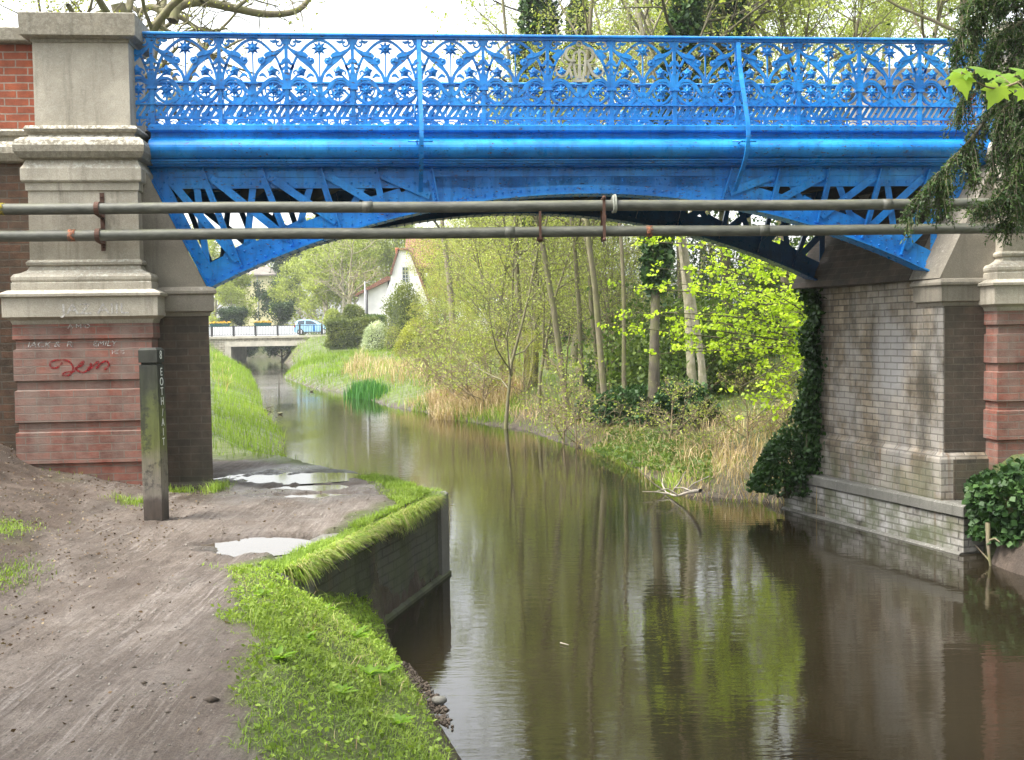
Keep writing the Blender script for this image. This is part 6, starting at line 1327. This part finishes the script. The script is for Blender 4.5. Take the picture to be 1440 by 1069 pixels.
# ------------------------------------------------------------------ lime green maple in front of the right abutment
rr = np.random.default_rng(31)
MX, MY = 5.6, 18.2; mz = float(ground_z(np.array([MX]), np.array([MY]))[0])
MP = thing('maple_tree', 'young maple with layered sprays of bright lime green leaves leaning out over the bank', 'tree', (MX, MY, mz)); o3 = np.array([MX, MY, mz])
L = []; leafp = []; leafn = []
stem = np.array(cr([(0, 0, -.2), (-.05, -.1, 1.2), (-.1, -.25, 2.6), (-.05, -.3, 4.2), (.0, -.2, 5.6)], 6)); L.append((stem, np.linspace(.11, .03, len(stem)), 8))
sprays = []
for px, py, Y in [(870, 458, 17.6), (885, 405, 17.4), (915, 500, 17.0), (905, 340, 17.8), (935, 330, 17.4), (930, 378, 16.6), (950, 440, 17.0), (970, 495, 16.6), (990, 410, 16.6), (1000, 372, 16.0), (1015, 455, 16.4), (1035, 395, 16.0), (1055, 490, 16.2), (1050, 430, 15.6), (1075, 370, 16.6), (1085, 410, 15.8), (1095, 460, 15.6), (1115, 395, 16.0), (1125, 440, 15.4), (1130, 480, 15.6), (1150, 415, 15.6), (1145, 390, 16.2), (980, 350, 17.2), (1015, 335, 17.6), (1040, 545, 15.6), (1085, 560, 15.2), (1060, 590, 15.0), (1110, 530, 15.3), (1010, 500, 17.4), (960, 400, 18.2), (1080, 520, 16.4), (1135, 510, 15.6), (900, 440, 17.8), (1060, 345, 17.8), (1110, 350, 17.6), (945, 470, 17.8), (1030, 420, 16.8), (1000, 440, 17.6), (970, 460, 17.2), (1065, 455, 16.6)]:
    sprays.append(at(px, py, Y) - o3)
for t in sprays:
    h = np.clip(t[2] - .5 - rr.random()*.6, .5, 5.2); i = int(np.argmin(np.abs(stem[:,2] - h))); s = stem[i]
    m_ = s + (t - s)*.55 + np.array([0, 0, .10 + .2*rr.random()]); P = np.array(cr([s, s + (m_-s)*.5 + np.array([0, 0, .12]), m_, t], 5)); L.append((P, np.linspace(.022, .006, len(P)), 5))
    for j in range(15):
        k = rr.integers(len(P)//2, len(P)); d = rdir(rr, 1)[0]; d[2] = d[2]*.25 + .05; ln = rr.uniform(.15, .55); q = np.array([P[k], P[k] + d*ln*.6 + np.array([0, 0, .02]), P[k] + d*ln]); L.append((q, np.array([.006, .004, .003]), 4))
        leafp += [q[2]]*9 + [q[1]]*2
v, q = tubes_np(L); fast('trunk', v, q, M['barkdark'], MP, rel=False, smooth=True)
lp_ = np.array(leafp) + rr.normal(size=(len(leafp), 3))*np.array([.036, .036, .024]); fc = rr.normal(size=lp_.shape); fc[:,2] *= .3
v, q = leaves_np(lp_, rr, .062, .85, .3, facing=fc, cup=.08); fast('crown', v, q, M['l_lime'], MP, rel=False, var=np.repeat(np.clip(np.repeat(rr.random(len(lp_)//11), 11)*.6 + .4*rr.random(len(lp_)), 0, 1), 4))
# ------------------------------------------------------------------ ivy
def ivy_plant(label, P, nrm, size=.07, m='l_ivy', stems=None, seed=1, group=None, name='ivy'):
    r_ = np.random.default_rng(seed); root = thing(name, label, 'ivy', tuple(P[np.argmin(P[:,2])])); fc = nrm + np.array([0, 0, -.9]); n = len(P)
    d = fc + r_.normal(size=(n, 3))*.45; v, q = leaves_np(P, r_, size, .95, 0, facing=d*1.6, cup=.07); fast('leaves', v, q, M[m], root, var=np.repeat(np.clip(.45*vnoise(P[:,0]*4+P[:,1]*3, P[:,2]*4, seed)+.55*r_.random(n), 0, 1)**1.3, 4))
    if stems:
        v, q = tubes_np([(np.array(s) - ORG[root.name], np.linspace(.02, .008, len(s)), 5) for s in stems]); fast('stems', v, q, M['barkdark'], root, rel=False, smooth=True)
    return root
# column climbing the rear corner of the right abutment
A0 = BF((fp(1326, 430, AN)[0] + .2*AN - .20*2.26, 2.27, 0))[0]
n = 7500; t = rr.random(n)**1.1; z = .45 + 2.55*t; wd = np.interp(z, [.4, 1.0, 1.6, 2.3, 3.0], [.58, .30, .19, .15, .12]); lm = .35+1.35*vnoise(z*3.1, z*0, 4); dr = np.array([-.95, -.3]); sd2 = np.array([.3, -.95])
P = np.stack([A0[0] + dr[0]*wd*lm*rr.random(n)**.7 + sd2[0]*rr.normal(size=n)*.14 + .05, A0[1] + dr[1]*wd*rr.random(n) + sd2[1]*rr.normal(size=n)*.10, z], 1)
st = [[(A0[0]-.05-.05*k, A0[1]-.06*k, .3), (A0[0]-.06-.03*k, A0[1]-.05*k, 1.2), (A0[0]-.04-.02*k, A0[1]-.05, 2.2), (A0[0]-.02, A0[1]-.03, 3.0)] for k in range(3)]
ivy_plant('ivy climbing in a dark column up the rear corner of the right abutment', P, np.array([-.6, -.8, 0]), .056, 'l_ivy', st, 41)
def mound(label, px, py, z0, dims, n, size, seed, m='l_ivy', name='ivy', lump=10):
    r_ = np.random.default_rng(seed); c = gnd(px, py, z0); d = rdir(r_, n); d[:,2] = np.abs(d[:,2]); lum = .75 + .5*vnoise(d[:,0]*2+5, d[:,2]*2+d[:,1]*2+5, seed); P = c + d*np.array(dims)*(lum*r_.uniform(.72, 1.02, n))[:,None]
    st = [[c + np.array([r_.normal()*.2*dims[0], r_.normal()*.2*dims[1], -.1]), c + d[k]*np.array(dims)*.5, c + d[k]*np.array(dims)*.9] for k in range(10)]
    return ivy_plant(label, P, d*1.0, size, m, st, seed, name=name)
mound('dark glossy ivy bush at the foot of the right abutment above the reeds', 1118, 690, .25, (.52, .45, .75), 4200, .06, 43)
mound('pale leaved ivy cover on the bank right of the thin trunks', 905, 590, .45, (1.15, .9, .62), 4500, .085, 44)
mound('darker ivy tangle at the bottom of the maple', 960, 590, .6, (.7, .6, .75), 3500, .08, 45)
mound('ivy clump round the foot of the slim pale trunks', 838, 590, .3, (.55, .5, .5), 1800, .08, 46)
# big ivy bush in front of the right pier, overhanging the water
c0 = np.array([5.55, 10.75, .35]); n = 13000; d = rdir(rr, n); d[:,2] = np.abs(d[:,2])*1.0 - .12; lum = .8 + .45*vnoise(d[:,0]*2.2+3, d[:,2]*2.4+3, 9); P = c0 + d*np.array([.86, .8, .86])*(lum*rr.uniform(.78, 1.02, n))[:,None]
st = [[c0 + np.array([-.3+.12*k, -.2, -.1]), c0 + np.array([-.45+.12*k, -.55, -.1 + .04*k]), c0 + np.array([-.6+.14*k, -.72, -.36])] for k in range(6)]
ivy_plant('large dark ivy bush overhanging the water in front of the right pier', P, d, .064, 'l_ivy', st, 47)
branch('broken pale stump of branch hanging down to the water below the ivy bush', [np.array([4.72, 10.55, .42]), np.array([4.70, 10.5, .2]), np.array([4.72, 10.48, -.05])], .030, 'bark', side=2, seed=21)
branch('thin curved root trailing into the water below the ivy bush', [np.array([5.3, 10.1, .35]), np.array([5.05, 9.95, .22]), np.array([4.95, 9.95, -.03])], .014, 'barkdark', seed=22, side=3)
# little ledge plants on the quay
for i, (px, py, s, m, lab) in enumerate([(1188, 656, .9, 'l_lime', 'bright green seedling on the quay ledge by the ivy column'), (1215, 660, 1.0, 'l_mid', 'dry tufted plant on the middle of the quay ledge'), (1228, 662, .8, 'l_gold', 'yellowing weed on the quay ledge')]):
    c = gnd(px, py+8, .53); r_ = np.random.default_rng(50+i); root = thing('ledge_weed', lab, 'plant', tuple(c)); n = 90; P = r_.normal(size=(n, 3))*np.array([.09, .07, .07])*s; P[:,2] = np.abs(P[:,2]) + .02; v, q = leaves_np(P, r_, .06*s, .6, 0); fast('leaves', v, q, M[m], root, rel=False, var=np.repeat(r_.random(n), 4))
    v, q = tubes_np([(np.array([(0, 0, -.02), P[k]*.5, P[k]]), np.array([.004, .003, .002]), 4) for k in range(12)]); fast('stems', v, q, M['twig'], root, rel=False)
# bramble and dead twigs on the right slope
for i, (px, py, Y, sc) in enumerate([(1050, 600, 17.2, 1), (1110, 600, 16.4, .9), (990, 600, 17.6, .8), (1130, 560, 18, 1.1), (940, 545, 20, 1)] + [(600 + 19*k, 0, [40, 36, 33, 31, 30, 28.5, 27.5, 26.5, 25.5, 24.6, 23, 22][k], [1.9, 1.5, 1.9, 1.4, 1.7, 1.3, 1.0, 1.4, 1.0, 1.2, 1.5, 1.2][k]) for k in (0, 1, 2, 3, 4, 10, 11)]):
    x = tp(px, Y); tree('bramble', ['bramble tangle in the middle of the straw slope', 'bramble tangle close to the ivy column', 'bramble tangle left on the straw slope', 'bramble tangle high on the slope under the maple', 'bramble tangle behind the ivy cover'][i] if i < 5 else 'scrubby bramble along the edge of the right bank among dry reeds', 'bush', x, Y, 130, 1.1, .018, 'twig', 'l_bud', .05, .45, .05, 'brambles on the right slope' if i < 5 else 'scrub along the right bank', 'bram', sc, i*1.2, start=.02, spread=.9, nb=(14, 6, 4), elev=(10, 65), crook=.2, trop=-.02, minr=.003)
# ------------------------------------------------------------------ yew over the right pier and sycamore sprig
def yew_spray(lines, needles, P, r_, dens=1.0, w=.22):
    P = np.array(cr(P, 7)); lines.append((P, np.linspace(.022, .006, len(P)), 5)); n = len(P)
    for i in range(2, n):
        for k in range(int(5*dens)):
            d = P[i]-P[i-1]; d = d/np.linalg.norm(d) + rdir(r_, 1)[0]*.9 + np.array([0, 0, -.45]); d /= np.linalg.norm(d); ln = w*r_.uniform(.4, 1.2)*(1.15-.45*i/n); q = np.array([P[i], P[i]+d*ln*.5, P[i]+d*ln+np.array([0, 0, -.25*ln])]); lines.append((q, np.array([.004, .003, .002]), 4))
            m_ = int(46*ln/w*dens); f = r_.random(m_)[:,None]; c = q[0]*(1-f)**2 + 2*q[1]*f*(1-f) + q[2]*f*f; needles.append((c + r_.normal(size=(m_, 3))*.008, np.repeat((d)[None], m_, 0)))
YX, YYw = 7.4, 10.0; yz_ = float(ground_z(np.array([YX]), np.array([YYw]))[0])
YW = thing('yew_tree', 'dark yew tree at the right edge whose drooping sprays hang in front of the bridge', 'tree', (YX, YYw, yz_)); o3 = np.array([YX, YYw, yz_]); L = []; ND = []; r_ = np.random.default_rng(61)
trunk = np.array(cr([(0, 0, -.2), (.05, .05, 1.5), (0, 0, 3.5), (.05, -.05, 6), (0, 0, 9)], 6)); L.append((trunk, np.linspace(.26, .08, len(trunk)), 9))
def pxs(l): return [at(a, b, Y) - o3 for a, b, Y in l]
S = [[(1520, 30, 9.3), (1450, 50, 9.1), (1420, 100, 9.0), (1412, 160, 9.0)], [(1500, 160, 9.2), (1455, 190, 9.1), (1440, 240, 9.0), (1436, 300, 9.0)], [(1500, 10, 9.2), (1440, 30, 9.1), (1405, 60, 9.0), (1398, 120, 9.0)], [(1500, -30, 9.2), (1430, -10, 9.0), (1385, 5, 9.0), (1368, 60, 8.95)], [(1480, 70, 9.0), (1440, 90, 8.95), (1428, 150, 8.9), (1418, 220, 8.9)], [(1500, 60, 9.6), (1440, 120, 9.4), (1400, 150, 9.2), (1370, 190, 9.0), (1335, 230, 8.9), (1305, 262, 8.85), (1278, 305, 8.8)],
     [(1500, 40, 9.6), (1420, 60, 9.2), (1385, 90, 9.0), (1360, 120, 8.9), (1350, 160, 8.9)], [(1500, 150, 9.7), (1440, 190, 9.5), (1425, 240, 9.4), (1400, 280, 9.3), (1368, 292, 9.2)],
     [(1500, -20, 9.5), (1430, 10, 9.2), (1380, 20, 9.0), (1352, 50, 8.9), (1345, 85, 8.9)], [(1500, 100, 9.4), (1430, 130, 9.0), (1400, 190, 8.9), (1395, 250, 8.9)], [(1500, 210, 9.6), (1450, 250, 9.4), (1430, 300, 9.3), (1412, 315, 9.3)],
     [(1500, -60, 9.5), (1440, -30, 9.2), (1395, -20, 9.0), (1360, 10, 8.9)], [(1480, 90, 9.8), (1430, 100, 9.7), (1405, 150, 9.6), (1412, 210, 9.6)], [(1500, 120, 9.0), (1450, 170, 8.8), (1432, 220, 8.8), (1425, 270, 8.8)], [(1470, 20, 9.8), (1415, 40, 9.7), (1392, 70, 9.7), (1380, 130, 9.7)],
     [(1370, 190, 9.0), (1362, 215, 8.95), (1366, 245, 8.9)], [(1335, 230, 8.9), (1325, 255, 8.85), (1322, 285, 8.85)], [(1480, 0, 9.4), (1420, 0, 9.3), (1375, 40, 9.3), (1365, 90, 9.3)], [(1500, 60, 9.2), (1455, 90, 9.1), (1440, 150, 9.0), (1445, 200, 9.0)], [(1500, 250, 9.6), (1460, 275, 9.5), (1425, 285, 9.4), (1385, 288, 9.3)]]
for k, l in enumerate(S):
    yew_spray(L, ND, pxs(l), r_, .95 if k < 5 else .85, .24)
for k in range(64):                       # the rest of the crown, out of frame to the right and overhead
    h = r_.uniform(1.5, 8.5); az_ = r_.uniform(0, 6.28); R_ = (2.2 - .16*h)*r_.uniform(.7, 1.15); b = np.array([0, 0, h]); dv = np.array([math.cos(az_), math.sin(az_), 0])
    if math.cos(az_) < -.3 and h < 4.4: continue
    yew_spray(L, ND, [b, b + dv*R_*.5 + np.array([0, 0, .15]), b + dv*R_*.85 + np.array([0, 0, -.1]), b + dv*R_ + np.array([0, 0, -.6])], r_, .75, .42)
v, q = tubes_np(L); fast('trunk', v, q, M['barkdark'], YW, rel=False, smooth=True)
c = np.concatenate([a for a, b in ND]); d = np.concatenate([b for a, b in ND]); v, q = leaves_np(c, r_, .034, .34, .25, facing=d*.7, cup=.02); vv = np.repeat(r_.random(len(ND)), [len(a) for a, b in ND]); fast('crown', v, q, M['l_yew'], YW, rel=False, var=np.repeat(np.clip(.5*vv + .5*r_.random(len(c)), 0, 1), 4))
# sycamore sprig
SY = thing('sycamore_branch', 'sprig of large translucent lime green lobed leaves hanging in front of the yew', 'branch', tuple(at(1460, 90, 5.2))); o3 = ORG[SY.name]; L = []
tw = np.array(cr([at(1640, 20, 5.6) - o3, at(1520, 70, 5.3) - o3, at(1440, 112, 5.2) - o3, at(1395, 124, 5.15) - o3, at(1352, 102, 5.1) - o3], 6)); L.append((tw, np.linspace(.010, .003, len(tw)), 6))
def sycleaf(tip, stalk, size, nrm, dirv, var):
    nrm = np.array(nrm, float); nrm /= np.linalg.norm(nrm); dv = np.array(dirv, float); dv -= nrm*(dv@nrm); dv /= np.linalg.norm(dv); sv = np.cross(nrm, dv); mb = MB()
    out = [(0, 0), (.10, -.10), (.30, -.20), (.28, -.05), (.52, -.02), (.42, .14), (.56, .32), (.34, .34), (.30, .46), (.22, .62), (.14, .66), (.0, 1.0)]
    full = out + [(-x, y) for x, y in out[-2:0:-1]]; c = stalk
    v = [c + size*(sv*x + dv*(y) + nrm*(-.35*x*x - .18*y*y)) for x, y in full]; m_ = c + size*dv*.25; n = len(v)
    mb.add(v + [m_], [(i, (i+1) % n, n) for i in range(n)], True); o = mb.build('leaf', M['l_syc'], SY, rel=False); a = o.data.attributes.new('var', 'FLOAT', 'POINT'); a.data.foreach_set('value', [var]*len(o.data.vertices))
for px, py, Y, sz, dx, dz, nz, var in [(1352, 105, 5.1, .20, .15, -1, .25, .85), (1358, 100, 5.12, .17, -.9, -.25, .9, .35), (1372, 98, 5.1, .17, .6, .35, .9, .3), (1405, 122, 5.15, .20, -.55, -1, .3, .9), (1412, 116, 5.2, .20, 1, -.1, .9, .4), (1430, 100, 5.2, .20, .9, .35, .95, .3), (1440, 125, 5.15, .19, .5, -1, .4, .7), (1425, 108, 5.3, .19, -.8, .15, .9, .35), (1455, 90, 5.2, .2, .7, .2, .9, .4), (1400, 105, 5.25, .16, -.2, .5, .8, .25)]:
    p = at(px, py, Y) - o3; k = int(np.argmin(np.linalg.norm(tw - p, axis=1))); L.append((np.array([tw[k], (tw[k]+p)/2 + np.array([0, 0, .01]), p]), np.array([.003, .0022, .002]), 4)); sycleaf(None, p, sz*.64, (.15*dx, -.75, nz), (dx, -.12, dz), var)
v, q = tubes_np(L); fast('twig', v, q, M['twig'], SY, rel=False, smooth=True)
# ------------------------------------------------------------------ unseen trees and bushes added round and behind the viewpoint to shade the near scene
for i, (x, y, dims) in enumerate([(-5.5, -6, (3, 2, 4.5)), (0, -9, (4, 2, 5)), (6, -7, (4, 2, 5)), (-7.5, -1, (2, 3, 4)), (9, -2, (2, 3, 4.5))]):
    blob_shrub('shade_bush', 'unseen leafy bush added behind the viewpoint for its shade', 'bush', x, y, 160+i, dims, 7000, 'l_mid', .3, 'bushes added behind the viewpoint', 26, stems=6)
for i, (x, y, sc) in enumerate([(7.5, 1.5, 1.0), (8.6, 5.6, .85), (-1.0, -4.5, .8), (-7.0, 1.0, .8)]):
    tree('shade_tree', 'unseen leafy tree added behind the viewpoint to shade the towpath', 'tree', x, y, 140, 10.5, .22, 'bark', 'l_mid', .2, 9, .28, 'trees added behind the viewpoint', 'shade', sc, i*1.1, start=.38, spread=.46, nb=(14, 6, 5), elev=(0, 50))

# ------------------------------------------------------------------ thin spring haze
mb = MB(); mb.box(-420, 420, -30, 705, -2, 45); hz_ = mb.build('haze', M['haze'], origin=(0, 0, 0)); tag(hz_, kind='stuff')
